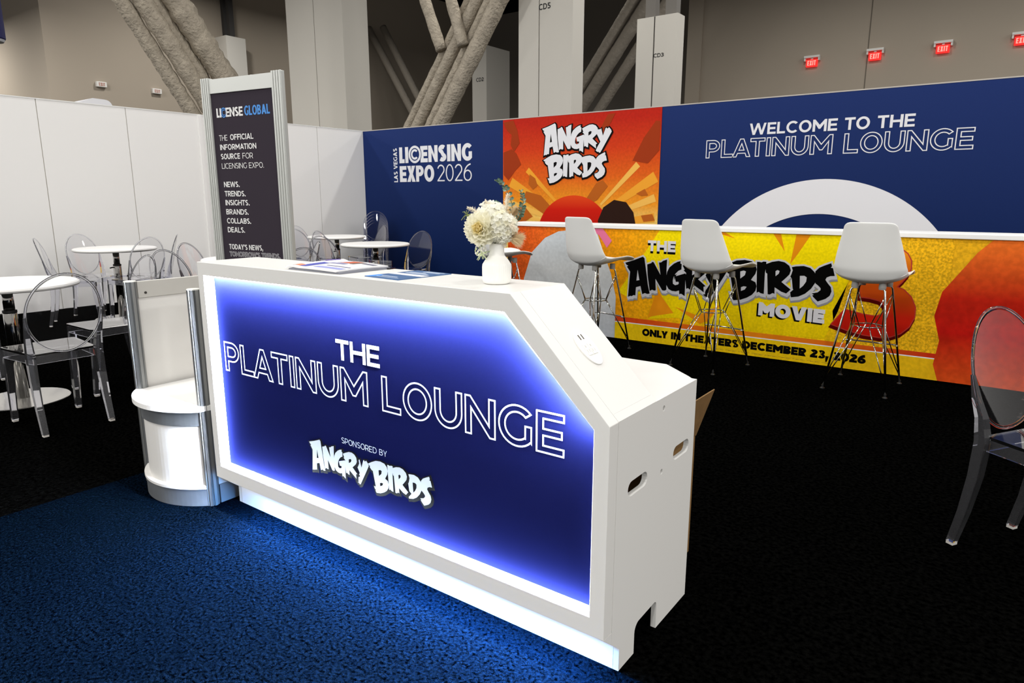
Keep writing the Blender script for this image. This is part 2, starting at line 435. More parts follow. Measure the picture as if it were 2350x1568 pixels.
def cp_(x4, x2, r, dy=0.0):
    a, b = ext((x2, yc+dy, 2.78), (x4, yc+dy, 4.9), 0.1, 9.6); return (a, b, r*.78)
def up_(p, q):
    a, b = ext(q, p, q[2], 9.6); return (a, b, .11)
brace('bundle of rough beige braces crossing between the wide column and the CD5 column',
      [cp_(-8.05,-9.60,.20,-.08), cp_(-8.42,-9.99,.125,.03), cp_(-8.72,-10.32,.155,.0), cp_(-9.02,-10.67,.12,.08), up_((-9.90,yc-.1,5.05),(-9.52,yc-.1,4.15)), up_((-9.14,yc-.22,4.95),(-8.86,yc-.22,4.13))], fire, wob=.05, seed=4)
fire2 = M('dim_fireproofing', (140,132,120), .95, bump=(12,.5,.05))  # darker copy of the fireproofing; the far bays' dimness is in the colour
def rp_(x4, x2, r, dy):
    a, b = ext((x2, 17+dy, 3.7), (x4, 17+dy, 6.2), .1, 9.6); return (a, b, r)
brace('three dim braces leaning right between the CD5 and CD3 columns',
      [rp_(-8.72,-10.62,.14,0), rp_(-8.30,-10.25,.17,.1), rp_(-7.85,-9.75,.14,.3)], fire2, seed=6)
a1, b1 = ext((-19.75,20,4.9), (-21.7,20,7.75), 1.5, 7.9); a2, b2 = ext((-19.3,20.2,5.0), (-21.1,20.2,7.75), 1.5, 7.9)
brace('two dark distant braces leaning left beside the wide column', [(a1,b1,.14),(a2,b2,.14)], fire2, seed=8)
# ---- things beyond the booth walls
MB().prism([[(4.78,2.3),(4.93,2.77),(5.17,2.862),(5.34,2.858)]+arc(5.36,2.74,.10,.115,80,0,6)+[(5.47,2.3)]], lambda u,v,d: (d,u,v), -12.6, -12.0)\
   .build('arched_header', M('header_white', (226,226,230), .6))
tag(bpy.data.objects['arched_header'], 'white rounded booth header peeking over the white wall', 'booth header').location.z = 0
ah = bpy.data.objects['arched_header']
MB().box(-12.35, -12.25, 4.95, 5.3, 0, 2.3).build('support_post', M('header_white',(226,226,230)), ah)
t = thing('hanging_banner', 'navy round banner hanging at the far left edge of the hall', 'banner', (-17.95, 5.82, 4.55))
MB().lathe([(.285,.045),(.30,.07),(.30,2.2)], 32).build('fabric_ring', M('banner_navy', (36,36,92), .8), t, smooth=False)
MB().lathe([(.26,0),(.284,.044)], 32).build('underside', M('banner_white', (225,228,236), .7), t)
MB().tube([(0,0,2.2),(0,0,5.35)], .015).build('cable', steel, t)
# ---- exit signs
red = EM('exit_red', (1.0, .035, .03), 1.25); redl = EM('exit_letters', (1.0, .30, .25), 1.5)
sign_white = M('sign_white', (225,222,216), .6)
ex = [(-5.42,'first lit red exit sign from the left on the far beige wall'), (-3.79,'lit red exit sign beside the joint of the far beige wall'),
      (-2.20,'third lit red exit sign, right of the wall joint'), (-0.54,'lit red exit sign cut by the right edge of the view')]
for i, (x, lb) in enumerate(ex):
    t = thing('exit_sign', lb, 'exit sign', (x, 21.98, 5.02), 0, 'lit exit signs on the far wall')
    MB().box(-.15,.15,-.10,-.02,0,.20).build('face_plate', red, t)
    text_on(fit('EXIT', -.115, .115, .035, .165, .2, .1), xz(-.104), redl, t)
    MB().box(-.21,.21,-.14,.0,.24,.30).box(-.21,-.17,-.12,0,.16,.24).box(.17,.21,-.12,0,.16,.24).build('canopy', sign_white, t)
    MB().box(-.03,.03,-.09,-.03,.20,.24).build('bracket', sign_white, t)
for y, lb in ((9.73,'unlit white exit sign on the side wall, nearer the corner'), (11.33,'unlit white exit sign on the side wall beside the leaning braces')):
    t = thing('exit_sign', lb, 'exit sign', (-21.98, y, 4.46), 0, 'unlit exit signs on the side wall')
    MB().box(-.02,.09,-.14,.14,0,.15).build('housing', sign_white, t, bevel=.015)
    text_on(fit('EXIT', -.085, .085, .03, .12, .2, .1), lambda u,v,d=0: (.094, u, v), M('exit_faded', (176,120,104), .7), t)

# ------------------------------------------------------------------ the booth walls
white_panel = M('white_panel', (243,242,240), .55, spec=.3)
seam = M('seam_grey', (196,190,178), .7)
w = MB(); ys = [-1.6,-.6,.4,1.398,2.392,3.386,4.380,5.374,6.36,7.34,YB]
for a, b in zip(ys, ys[1:]): w.box(XW-.04, XW, a+.0045, b-.0045, 0.0, 2.44)
wl_ = struct(w.build('wall_left', white_panel))
s = MB().box(XW-.035, XW-.012, -1.6, YB, 0, 2.435)
s.build('panel_seam', seam, wl_)
MB().box(XW-.045, XW+.004, -1.6, YB, 2.44, 2.452).build('top_rail', M('rail_white', (236,236,234), .5), wl_)
MB().box(XW, XW+.02, 5.33, 5.374, 0, 2.44).build('corner_post', white_panel, wl_)
navy = GRAD('navy_print', 2, 0, 2.44, [(0,(10,30,74)), (1,(32,50,104))], grain=.10, gscale=260, rough=.55)
wb = struct(MB().box(XW-.04, 3.2, YB, YB+.04, 0, 2.44).build('wall_back', navy))
MB().box(XW, 3.2, YB-.003, YB+.045, 2.44, 2.452).build('top_rail', M('rail_grey', (186,180,172), .6), wb)
pw = M('print_white', (226,227,232), .55, spec=.3)
yl = YB-.003
letter('lettering', [[[(2*0-8.494-0-(q[1]), q[0]) for q in lp] for lp in sh] for sh in fit('LAS VEGAS', 1.582, 2.132, 0.0, .088, .2, .07)], yl, pw, wb)
letter('lettering', fit('LI', -8.443, -8.235, 1.887, 2.141, .28, .07), yl, pw, wb); letter('lettering', fit('ENSING', -7.962, -6.874, 1.887, 2.143, .27, .06), yl, pw, wb)
cxx, czz = -8.087, 2.0175
letter('emblem', [[arc(cxx,czz,.138,.138,0,360,48)[:-1], arc(cxx,czz,.100,.100,0,360,48)[:-1]]] +
       [[arc(cxx,czz,.083,.083,42,318,30)+arc(cxx,czz,.049,.049,314,46,30)]], yl-.002, pw, wb)
letter('emblem_border', [[arc(cxx,czz,.150,.150,0,360,48)[:-1], arc(cxx,czz,.138,.138,0,360,48)[:-1]], [arc(cxx,czz,.100,.100,0,360,48)[:-1]]], yl-.001, navy, wb)
letter('lettering', fit('EXPO', -8.444, -7.668, 1.584, 1.840, .26, .05), yl, pw, wb)
letter('lettering', fit('2026', -7.60, -6.888, 1.584, 1.842, .085, .10), yl, pw, wb)
letter('lettering', fit('WELCOME TO THE', -2.682, -1.002, 2.043, 2.171, .21, .10), yl, pw, wb)
letter('lettering', fit('PLATINUM LOUNGE', -3.188, -.478, 1.801, 2.003, .19, .12), yl, pw, wb, outline=.010)
o_ = [(-1.81+1.451*math.cos(math.radians(a)), .08+1.451*math.sin(math.radians(a))) for a in range(2, 179, 2)]
i_ = [(-1.835+1.13*math.cos(math.radians(a)), .02+1.13*math.sin(math.radians(a))) for a in range(178, 1, -2)]
letter('emblem', [[o_+i_]], yl, pw, wb)
# ---- poster on the blue wall
LG = {"poster":[[[[-5.584,2.275],[-5.484,2.301],[-5.376,2.337],[-5.359,2.32],[-5.347,2.235],[-5.331,2.119],[-5.322,2.042],[-5.301,1.949],[-5.331,1.944],[-5.356,1.954],[-5.387,1.941],[-5.407,2.028],[-5.46,2.014],[-5.467,1.926],[-5.49,1.929],[-5.512,1.916],[-5.524,1.921],[-5.555,1.909],[-5.527,2.18],[-5.564,2.234],[-5.547,2.243],[-5.57,2.254]],[[-5.439,2.2],[-5.419,2.091],[-5.454,2.084]]],[[[-5.328,2.256],[-5.282,2.269],[-5.271,2.282],[-5.255,2.279],[-5.179,2.147],[-5.195,2.275],[-5.171,2.276],[-5.15,2.292],[-5.105,2.305],[-5.111,2.214],[-5.114,1.993],[-5.133,1.983],[-5.16,1.986],[-5.168,1.998],[-5.235,2.105],[-5.232,1.985],[-5.25,1.981],[-5.274,1.991],[-5.301,1.976],[-5.324,2.145]]],[[[-4.959,2.288],[-4.961,2.264],[-4.947,2.257],[-4.95,2.203],[-4.983,2.189],[-5.014,2.16],[-5.035,2.126],[-5.044,2.087],[-5.041,2.056],[-5.017,2.042],[-4.985,2.05],[-4.978,2.062],[-4.981,2.078],[-5.01,2.076],[-5.024,2.13],[-4.967,2.147],[-4.907,2.164],[-4.898,2.141],[-4.908,2.098],[-4.914,1.931],[-4.954,1.956],[-4.972,1.948],[-4.976,1.988],[-5.01,1.978],[-5.053,1.982],[-5.09,2.001],[-5.113,2.042],[-5.117,2.117],[-5.105,2.178],[-5.079,2.225],[-5.032,2.262],[-4.991,2.281]]],[[[-4.937,2.243],[-4.886,2.264],[-4.825,2.286],[-4.773,2.288],[-4.727,2.272],[-4.696,2.238],[-4.689,2.191],[-4.708,2.158],[-4.743,2.129],[-4.773,2.105],[-4.695,2.037],[-4.717,2.029],[-4.713,1.973],[-4.745,1.996],[-4.792,2.028],[-4.834,2.056],[-4.837,1.995],[-4.864,2.001],[-4.879,2.014],[-4.898,2.006],[-4.908,2.098],[-4.899,2.168],[-4.928,2.195],[-4.915,2.199],[-4.924,2.219]],[[-4.835,2.19],[-4.807,2.204],[-4.784,2.196],[-4.796,2.166],[-4.836,2.145]]],[[[-4.695,2.217],[-4.655,2.219],[-4.642,2.229],[-4.614,2.134],[-4.575,2.231],[-4.562,2.235],[-4.55,2.219],[-4.525,2.237],[-4.495,2.206],[-4.484,2.18],[-4.54,2.089],[-4.646,1.921],[-4.663,1.915],[-4.671,1.93],[-4.692,1.929],[-4.718,1.949],[-4.689,2.002],[-4.65,2.06],[-4.666,2.087],[-4.709,2.166],[-4.715,2.192]]],[[[-5.56,1.848],[-5.495,1.88],[-5.422,1.911],[-5.345,1.92],[-5.278,1.909],[-5.242,1.876],[-5.23,1.835],[-5.243,1.791],[-5.27,1.755],[-5.284,1.733],[-5.242,1.714],[-5.23,1.677],[-5.24,1.632],[-5.273,1.592],[-5.322,1.561],[-5.383,1.536],[-5.451,1.526],[-5.465,1.551],[-5.457,1.558],[-5.474,1.572],[-5.486,1.598],[-5.454,1.597],[-5.47,1.692],[-5.485,1.777],[-5.505,1.784],[-5.536,1.813],[-5.525,1.826],[-5.542,1.831]],[[-5.387,1.808],[-5.354,1.819],[-5.332,1.811],[-5.342,1.775],[-5.386,1.74]],[[-5.379,1.658],[-5.352,1.669],[-5.324,1.666],[-5.34,1.639],[-5.379,1.621]]],[[[-5.229,1.907],[-5.207,1.908],[-5.188,1.903],[-5.169,1.912],[-5.142,1.911],[-5.144,1.85],[-5.154,1.811],[-5.161,1.608],[-5.191,1.613],[-5.21,1.625],[-5.229,1.614],[-5.229,1.732]]],[[[-5.142,1.891],[-5.089,1.913],[-5.03,1.924],[-4.977,1.914],[-4.934,1.883],[-4.92,1.843],[-4.932,1.804],[-4.963,1.77],[-5.002,1.731],[-4.918,1.666],[-4.939,1.645],[-4.957,1.627],[-5.002,1.641],[-5.062,1.678],[-5.063,1.616],[-5.08,1.623],[-5.104,1.607],[-5.125,1.608],[-5.132,1.801],[-5.146,1.81],[-5.147,1.864]],[[-5.057,1.828],[-5.039,1.84],[-5.02,1.831],[-5.027,1.807],[-5.056,1.781]]],[[[-4.928,1.868],[-4.876,1.881],[-4.809,1.888],[-4.751,1.873],[-4.714,1.837],[-4.698,1.797],[-4.706,1.741],[-4.741,1.685],[-4.791,1.637],[-4.848,1.607],[-4.913,1.595],[-4.925,1.649],[-4.899,1.662],[-4.91,1.768],[-4.921,1.782],[-4.937,1.813]],[[-4.84,1.797],[-4.801,1.8],[-4.78,1.786],[-4.784,1.747],[-4.809,1.708],[-4.839,1.68]]],[[[-4.577,1.923],[-4.569,1.897],[-4.579,1.883],[-4.561,1.881],[-4.544,1.812],[-4.581,1.809],[-4.611,1.795],[-4.621,1.773],[-4.599,1.742],[-4.573,1.711],[-4.567,1.672],[-4.581,1.633],[-4.615,1.603],[-4.681,1.574],[-4.718,1.61],[-4.729,1.627],[-4.714,1.631],[-4.735,1.643],[-4.683,1.657],[-4.659,1.679],[-4.659,1.696],[-4.68,1.718],[-4.704,1.736],[-4.713,1.789],[-4.707,1.845],[-4.675,1.879],[-4.63,1.901]]]],"MA":[[0.2971,0.009],[-0.0047,0.3027],[-0.3914,-0.2101]],"MB":[[0.2981,0.0013],[-0.0161,0.3083],[-0.0497,-0.1445]],"NA":[[0.8762,0.0529],[-0.0434,0.8775],[2.0402,-0.9703]],"NB":[[0.8796,0.0086],[-0.0515,0.8858],[2.9632,-0.8389]],"three":[[-0.686,0.95],[-0.648,0.922],[-0.621,0.874],[-0.615,0.816],[-0.632,0.765],[-0.661,0.718],[-0.694,0.673],[-0.646,0.655],[-0.593,0.604],[-0.559,0.532],[-0.556,0.457],[-0.583,0.383],[-0.634,0.326],[-0.698,0.293],[-0.764,0.28],[-0.881,0.287],[-1.002,0.31],[-1.117,0.345],[-1.031,0.469],[-0.968,0.457],[-0.896,0.443],[-0.812,0.436],[-0.768,0.456],[-0.752,0.498],[-0.758,0.529],[-0.792,0.561],[-0.863,0.576],[-0.93,0.58],[-0.946,0.698],[-0.831,0.717],[-0.79,0.765],[-0.805,0.824],[-0.854,0.857],[-0.936,0.857],[-1.026,0.827],[-1.08,0.891],[-0.99,0.941],[-0.902,0.975],[-0.813,0.989],[-0.741,0.977]]}
PX0, PX1 = -6.281, -3.787
poster_m = GRAD('poster_print', 2, 0.55, 2.44, [(0,(238,196,92)), (.30,(240,200,104)), (.42,(236,150,36)), (.60,(222,98,28)), (.80,(206,62,26)), (1,(184,38,24))], grain=.07, gscale=30, warp=.16)
post = MB().box(PX0, PX1, YB-.008, YB-.001, 0.02, 2.437).build('poster', poster_m)
tag(post, 'red and orange poster with white title lettering on the blue wall', 'poster')
yp = YB-.0095
ray = M('poster_ray', (240,164,52), .7, spec=.05); deb = M('poster_debris', (158,58,26), .7, spec=.05); deb2 = M('poster_debris_light', (184,96,32), .7, spec=.05); ray2 = M('poster_ray_pale', (242,186,88), .7, spec=.05)
c0 = (-4.95, .92)
rays = []
for k, (a, wd_, L) in enumerate(((8,3,1.3),(20,2.4,1.2),(31,3.2,1.5),(44,2,1.2),(152,3,1.35),(165,2.6,1.3),(138,2,1.2),(172,1.6,1.3))):
    a0 = math.radians(a-wd_); a1 = math.radians(a+wd_); mx = PX1-.01-c0[0] if a < 90 else c0[0]-PX0-.01
    L0 = mx/abs(math.cos(math.radians(a)))*.97
    L0 = min(L0, L)
    pts = [(c0[0]+.45*math.cos(a0), c0[1]+.45*math.sin(a0)), (c0[0]+L0*math.cos(a0), c0[1]+L0*math.sin(a0)), (c0[0]+L0*math.cos(a1), c0[1]+L0*math.sin(a1)), (c0[0]+.45*math.cos(a1), c0[1]+.45*math.sin(a1))]
    rays.append([[(min(max(p[0], PX0+.005), PX1-.005), p[1]) for p in pts]])
for i_r, r_ in enumerate(rays): letter('light_ray', [r_], yp-.0001*i_r, (ray, ray2)[i_r % 2], post)
D = [[(-6.27,2.40),(-6.09,2.42),(-6.02,2.28),(-5.98,2.10),(-6.08,1.98),(-6.14,2.08),(-6.12,2.22),(-6.2,2.28)],
     [(-6.27,1.98),(-6.12,2.02),(-6.03,1.95),(-5.95,1.80),(-6.05,1.72),(-6.18,1.58),(-6.27,1.66)],
     [(-4.17,1.80),(-4.02,2.08),(-3.86,2.28),(-3.80,2.27),(-3.80,1.92),(-3.95,1.76)],
     [(-4.55,2.40),(-4.44,2.41),(-4.50,2.30),(-4.62,2.14),(-4.68,2.18),(-4.60,2.32)]]
D2 = [[(-5.80,1.66),(-5.70,1.60),(-5.66,1.50),(-5.74,1.44),(-5.82,1.52)], [(-5.86,1.42),(-5.60,1.36),(-5.40,1.18),(-5.52,1.08),(-5.76,1.22),(-5.92,1.30)],
      [(-4.86,1.30),(-4.70,1.52),(-4.60,1.56),(-4.52,1.48),(-4.68,1.30),(-4.80,1.24)], [(-4.10,1.38),(-3.98,1.44),(-3.93,1.36),(-4.02,1.35)],
      [(-6.12,1.16),(-5.9,1.22),(-5.74,1.06),(-5.92,.96),(-6.14,1.02)], [(-4.02,1.10),(-3.86,1.12),(-3.82,1.04),(-3.98,1.02)]]
for i_r, d in enumerate(D+D2): letter('debris_shape', [[d]], yp-.0012-.0001*i_r, deb if i_r < len(D) else deb2, post)
sun = GRAD('poster_sun', 2, .75, 1.34, [(0,(178,22,14)), (.7,(206,30,16)), (1,(226,72,28))], rough=.6)
letter('sun_disc', [[arc(-5.05,.80,.60,.56,0,180,48)]], yp-.0026, sun, post)
letter('boulder_shape', [[[(-4.62,.82),(-4.66,1.02),(-4.58,1.20),(-4.42,1.30),(-4.24,1.27),(-4.13,1.14),(-4.09,.97),(-4.16,.80)]]], yp-.0029, M('poster_boulder', (46,28,22), .7, spec=.05), post)
def logo(shapes, y, face, back, parent, d, sx=0.0, sz=0.0):
    """brush lettering on a slightly larger dark backing"""
    letter('lettering_outline', [[[(p[0]+sx, p[1]+sz) for p in offset(sh[0], d, 1.5)]] for sh in shapes], y, back, parent)
    letter('title_lettering', shapes, y-.0012, face, parent)
logo(LG['poster'], yp-.0034, pw, M('print_black', (14,12,13), .7, spec=.05), post, .020, .004, -.006)
letter('lettering', fit('TM', -4.735, -4.665, 1.782, 1.822, .13, .1), yp-.0034, M('print_brown', (110,60,24), .6), post)
def aff(M_, sh): return [[(p[0]*M_[0][0]+p[1]*M_[1][0]+M_[2][0], p[0]*M_[0][1]+p[1]*M_[1][1]+M_[2][1]) for p in lp] for lp in sh]
counter_logo = [aff(LG['MA'], s_) for s_ in LG['poster'][:5]] + [aff(LG['MB'], s_) for s_ in LG['poster'][5:]]
bar_logo = [aff(LG['NA'], s_) for s_ in LG['poster'][:5]] + [aff(LG['NB'], s_) for s_ in LG['poster'][5:]]

# ------------------------------------------------------------------ bar counter with the printed yellow front
BX0, BX1 = -4.327, 2.4
bar = thing('bar_counter', 'long bar counter with a printed yellow front and white ledge', 'bar counter', (BX0, YH, 0))
def inb(o): o.location = (-BX0, -YH, 0); return o
yel = GRAD('yellow_print', 0, -4.327, .6, [(0,(206,74,24)), (.10,(222,98,28)), (.22,(228,140,14)), (.36,(236,168,10)), (.50,(240,196,8)), (.66,(234,190,12)), (.80,(226,170,26)), (.95,(220,160,24)), (1,(200,110,20))], grain=.16, gscale=48, warp=.10)
inb(MB().box(BX0, BX1, YH, YH+.30, 0, 1.043).build('front_panel', yel, bar))
inb(MB().box(BX0-.02, BX1, YH-.02, YH+.36, 1.043, 1.078).build('ledge', M('ledge_white', (240,240,238), .35), bar, bevel=.004))
yf = YH-.0015
def P2(name, shapes, dy, mat): return inb(letter(name, shapes, yf-dy, mat, bar))
bright = GRAD('bright_yellow_print', 2, 0, 1.05, [(0,(226,190,4)), (1,(246,222,0))], grain=.09, gscale=50)
gold = GRAD('gold_print', 0, -1.2, 0.4, [(0,(226,176,18)), (1,(230,168,30))], grain=.30, gscale=60)
star = [(-2.62,1.04),(-2.83,.72),(-3.02,.45),(-2.90,.40),(-2.55,.55),(-2.62,.28),(-2.70,.22),(-2.42,.26),(-2.20,.24),(-1.92,.22),(-1.55,.21),(-1.16,.22),(-1.08,.45),(-1.02,.72),(-.92,1.04)]
P2('burst_shape', [[star]], 0, bright)
P2('burst_shape', [[[(-.36,.2),(-1.08,.2),(-1.12,.45),(-1.0,.75),(-.92,1.04),(-.36,1.04)]]], 0, gold)
for q_ in ([[(-2.12,1.04),(-2.02,1.04),(-1.93,.99)]], [[(-1.62,1.04),(-1.56,1.04),(-1.52,.90)]], [[(-1.44,1.04),(-1.33,1.04),(-1.42,.88),(-1.47,.80)]], [[(-2.44,.36),(-2.22,.30),(-2.02,.42),(-2.12,.26),(-2.2,.23)]], [[(-2.62,.50),(-2.45,.30),(-2.70,.24)]]): P2('ray_shape', [q_], .0004, M('ray_orange', (228,140,16), .7, spec=.05))
P2('lower_band', [[[(BX0,0.0),(-.36,0.0),(-.36,.165),(BX0,.165)]]], .0006, GRAD('band_yellow', 0, -4.3, .2, [(0,(226,190,14)),(.7,(226,186,12)),(1,(222,164,26))], grain=.07, gscale=40))
P2('red_stripe', [[[(-3.4,.166),(-.36,.166),(-.36,.200),(-3.4,.215)]]], .0006, GRAD('stripe_print', 0, -3.4, -.36, [(0,(196,40,20)),(.25,(214,80,20)),(.55,(226,130,20)),(.8,(214,96,22)),(1,(190,34,20))]))
P2('white_stripe', [[[(-3.4,.158),(-.36,.158),(-.36,.166),(-3.4,.166)]]], .0009, pw)
# plain colour areas where the artwork shows large coloured shapes
P2('colour_area', [[[(-.36,0),(-.40,.12),(-.38,.30),(-.43,.48),(-.40,.66),(-.30,.82),(-.22,.95),(-.14,1.04),(2.4,1.04),(2.4,0)]]], .0012, GRAD('red_area', 2, 0, 1.04, [(0,(206,74,24)),(.35,(186,22,14)),(.6,(190,34,16)),(1,(228,110,36))], grain=.10, gscale=24))
P2('colour_area', [[[(-4.10,.0),(-4.12,.5),(-4.02,.78),(-3.86,.93),(-3.70,1.0),(-3.45,1.03),(-3.26,1.0),(-3.20,.85),(-3.10,.62),(-3.04,.4),(-3.04,.0)]]], .0012, GRAD('grey_area', 2, 0, 1.04, [(0,(176,180,186)),(.6,(204,206,206)),(1,(196,204,210))], grain=.05, gscale=30))
P2('colour_area', [[[(-3.42,1.04),(-3.20,1.04),(-3.10,.93),(-3.15,.86),(-3.24,.98)]]], .0016, M('pink_area', (226,108,150), .6))
lb = M('letter_black', (5,5,5), .7, spec=.03); lsh = M('letter_silver', (196,196,200), .5); lsd = M('letter_grey', (140,140,142), .5)
P2('lettering_outline', [[offset([(p[0]+.008, p[1]-.030) for p in s_[0]], .014, 1.5)] for s_ in bar_logo], .0020, lsd)
P2('lettering_outline', [[offset(s_[0], .014, 1.5)] for s_ in bar_logo], .0024, lsh)
P2('lettering_outline', [[[(p[0]+.006, p[1]-.016) for p in offset(s_[0], .012, 1.5)]] for s_ in bar_logo], .0022, lsh)
P2('title_lettering', bar_logo, .0032, lb)
sil = M('letter_lightgrey', (212,210,214), .5)
the = fit('THE', -2.728, -2.458, .850, .947, .28, .08)
P2('lettering_shadow', [[[(p[0]-.001, p[1]-.020) for p in lp] for lp in sh] for sh in the], .0014, lb); P2('lettering', the, .0018, sil)
mov = [[[(p[0], p[1]+(p[0]+1.44)*(-.035)) for p in lp] for lp in sh] for sh in fit('MOVIE', -1.695, -1.172, .350, .462, .33, .06)]
P2('lettering_shadow', [[[(p[0]-.014, p[1]-.012) for p in lp] for lp in sh] for sh in mov], .0014, lb); P2('lettering', mov, .0018, sil)
P2('lettering', fit('ONLY IN THEATERS DECEMBER 23, 2026', -2.75, -.845, .056, .124, .33, .035), .0014, lb)
P2('fine_print', [[[(-2.3+i*.0125,.020+.002*(i%3)),(-2.3+i*.0125+.009,.020+.002*(i%3)),(-2.3+i*.0125+.009,.026),(-2.3+i*.0125,.026)]] for i in range(96) if i % 9], .0014, M('print_olive', (150,118,20), .6))
thr = GRAD('orange_numeral', 2, .28, .95, [(0,(184,18,8)), (.25,(190,30,10)), (.45,(190,66,12)), (.75,(206,92,14)), (1,(232,142,26))])
P2('lettering_shadow', [[[(p[0]-.006, p[1]-.022) for p in offset(LG['three'], .012, 1.5)]]], .0014, M('dark_red_print', (86,6,4), .7, spec=.03))
P2('lettering_outline', [[offset(LG['three'], .008, 1.5)]], .0018, M('red_print', (176,32,12), .6))
P2('lettering', [[LG['three']]], .0022, thr)

# ------------------------------------------------------------------ reception counter
CX0, CX1, CXS, CY = -2.662, -0.773, -1.087, 1.466
HT, HS, HB = 1.0755, 0.7610, 0.1515
lam = M('white_laminate', (224,223,219), .38, spec=.4)
ct = thing('reception_counter', 'white reception counter with a sloping right end and glowing blue front', 'reception counter', (-1.7, CY, 0))
def inc(o): o.location = (1.7, -CY, 0); return o
outer = [(CX0,HB),(CX1,HB),(CX1,HS),(CXS,HT),(CX0,HT)]
OX0, OX1, OXS = -2.622, -.819, -1.108
OT, OS, OB = 1.0225, .7430, .2075
opening = [(OX0,OB),(OX1,OB),(OX1,OS),(OXS,OT),(OX0,OT)]
fy = lambda u, v, d: (u, d, v)
inc(MB().prism([outer, opening], fy, CY, 1.514).build('front_frame', lam, ct, bevel=.0015))
k = .03
shell = [(CX1-.0175,HB),(CX1-.0175,HB+k),(CX0+k,HB+k),(CX0+k,HT-k),(CXS-.012,HT-k),(CX1-.0175,HS+.0175-.0425),(CX1-.0175,HS+.0175),(CXS,HT),(CX0,HT),(CX0,HB)]
inc(MB().prism([shell], fy, 1.514, 1.741).prism([[(CX1-.0173,HS+.0006),(CX1-.0002,HS+.0006),(CX1-.0173,HS+.0172)]], fy, 1.5142, 1.741).build('housing', lam, ct))
# end panel with hand holes and cable cut-out
def slot(cyy, cz, w, h): return arc(cyy+w/2-h/2, cz, h/2, h/2, -90, 90, 8) + arc(cyy-w/2+h/2, cz, h/2, h/2, 90, 270, 8)
endp = [(1.5145,.1119),(1.562,.073),(1.562,0),(1.659,0),(1.659,.062)]+arc(1.689,.066,.03,.03,180,100,5)+arc(1.793,.080,.018,.018,85,0,5)+[(1.811,0),(2.046,0),(2.046,HS),(1.5145,HS)]
holes = [slot(1.642,.546,.122,.044), slot(1.944,.556,.122,.044), arc(1.797,.727,.0085,.0085,0,360,12)[:-1], arc(1.800,.529,.0085,.0085,0,360,12)[:-1]]
px_ = lambda u, v, d: (d, u, v)
inc(MB().prism([endp]+holes, px_, CX1-.0170, CX1).prism([[(CY+.001,HB-.0005),(1.5140,.1123),(1.5140,HB-.0005)]], px_, CX1-.0170, CX1).build('end_panel', lam, ct))
inc(MB().prism([[(1.5145,.1119),(1.562,.073),(1.562,0),(2.046,0),(2.046,HS-.03),(1.742,HS-.03)]+[(1.742,HB-.001),(1.5145,HB-.001)]], px_, CX0-.0005, CX0+.017).build('end_panel', lam, ct))
edge = M('bare_edge', (205,198,182), .7)
tri = [(-.848,1.742),(-.800,1.738),(-.815,1.712)]
inc(MB().prism([tri], lambda u,v,d: (u,v,d), HS+.001, HS+.0025).build('edge_notch', edge, ct))
desk = [(CX0+.02,1.741),(CX1-.0175,1.741),(CX1-.0175,2.052),(-.812,2.075),(-.937,2.185),(CX0+.02,2.185)]
inc(MB().prism([desk], lambda u,v,d: (u,v,d), HS-.028, HS-.002).build('work_surface', lam, ct, bevel=.002))
inc(MB().box(CX0+.02, CX1-.018, 1.562, 1.60, 0, HB).build('plinth', M('plinth_white', (236,236,238), .45), ct))
# navy printed panel with lettering
pan = M('navy_acrylic', (0.0034,0.0042,0.026), .5, spec=0.0)
gp = inc(MB().prism([opening], fy, 1.5105, 1.5138).build('graphic_panel', pan, ct))
pwc = M('counter_print_white', (186,192,200), .45, spec=.3)
def onp(name, shapes, dy, mat, outline=0):
    return letter(name, shapes, 1.5095-dy, mat, gp, outline)
onp('lettering', fit('THE', -1.878, -1.657, .7735, .8465, .20, .10), 0, pwc)
onp('lettering', fit('PLATINUM LOUNGE', -2.587, -.936, .628, .7470, .185, .125), 0, pwc, .0054)
onp('lettering', fit('SPONSORED BY', -1.874, -1.640, .464, .4855, .10, .15), 0, pwc)
onp('lettering_outline', [[[(p[0]+.003, p[1]-.003) for p in offset(s_[0], .008, 1.5)]] for s_ in counter_logo], 0, M('print_black', (14,12,13), .7, spec=.05))
onp('title_lettering', counter_logo, .0008, M('logo_print', (150,153,158), .45))
# LED strips on the inside of the frame
ledw = EM('led_diffuser', (.70, .82, 1.0), 3.2); leds = EM('led_diffuser_soft', (.66, .82, 1.0), 175.0); ledt = EM('led_diffuser_top', (.72, .82, 1.0), 1000.0)
y0, y1 = CY+.006, 1.5085
inc(MB().box(OX0, OXS-.004, y0, y1, OT-.003, OT-.0005).build('light_strip', ledt, ct))
inc(MB().prism([[(OXS-.003,OT-.001),(OX1-.001,OS+.004),(OX1-.003,OS+.002),(OXS-.005,OT-.003)]], fy, y0, y1).build('light_strip', ledt, ct))
inc(MB().box(OX0+.0005, OX0+.003, y0, y1, OB+.004, OT-.005).build('light_strip', leds, ct))
inc(MB().box(OX0+.004, OX1-.004, y0, y1, OB+.0005, OB+.003).build('light_strip', leds, ct))
inc(MB().box(CX0+.03, CX1-.03, 1.500, 1.560, HB-.006, HB-.0015).build('light_strip', ledw, ct))
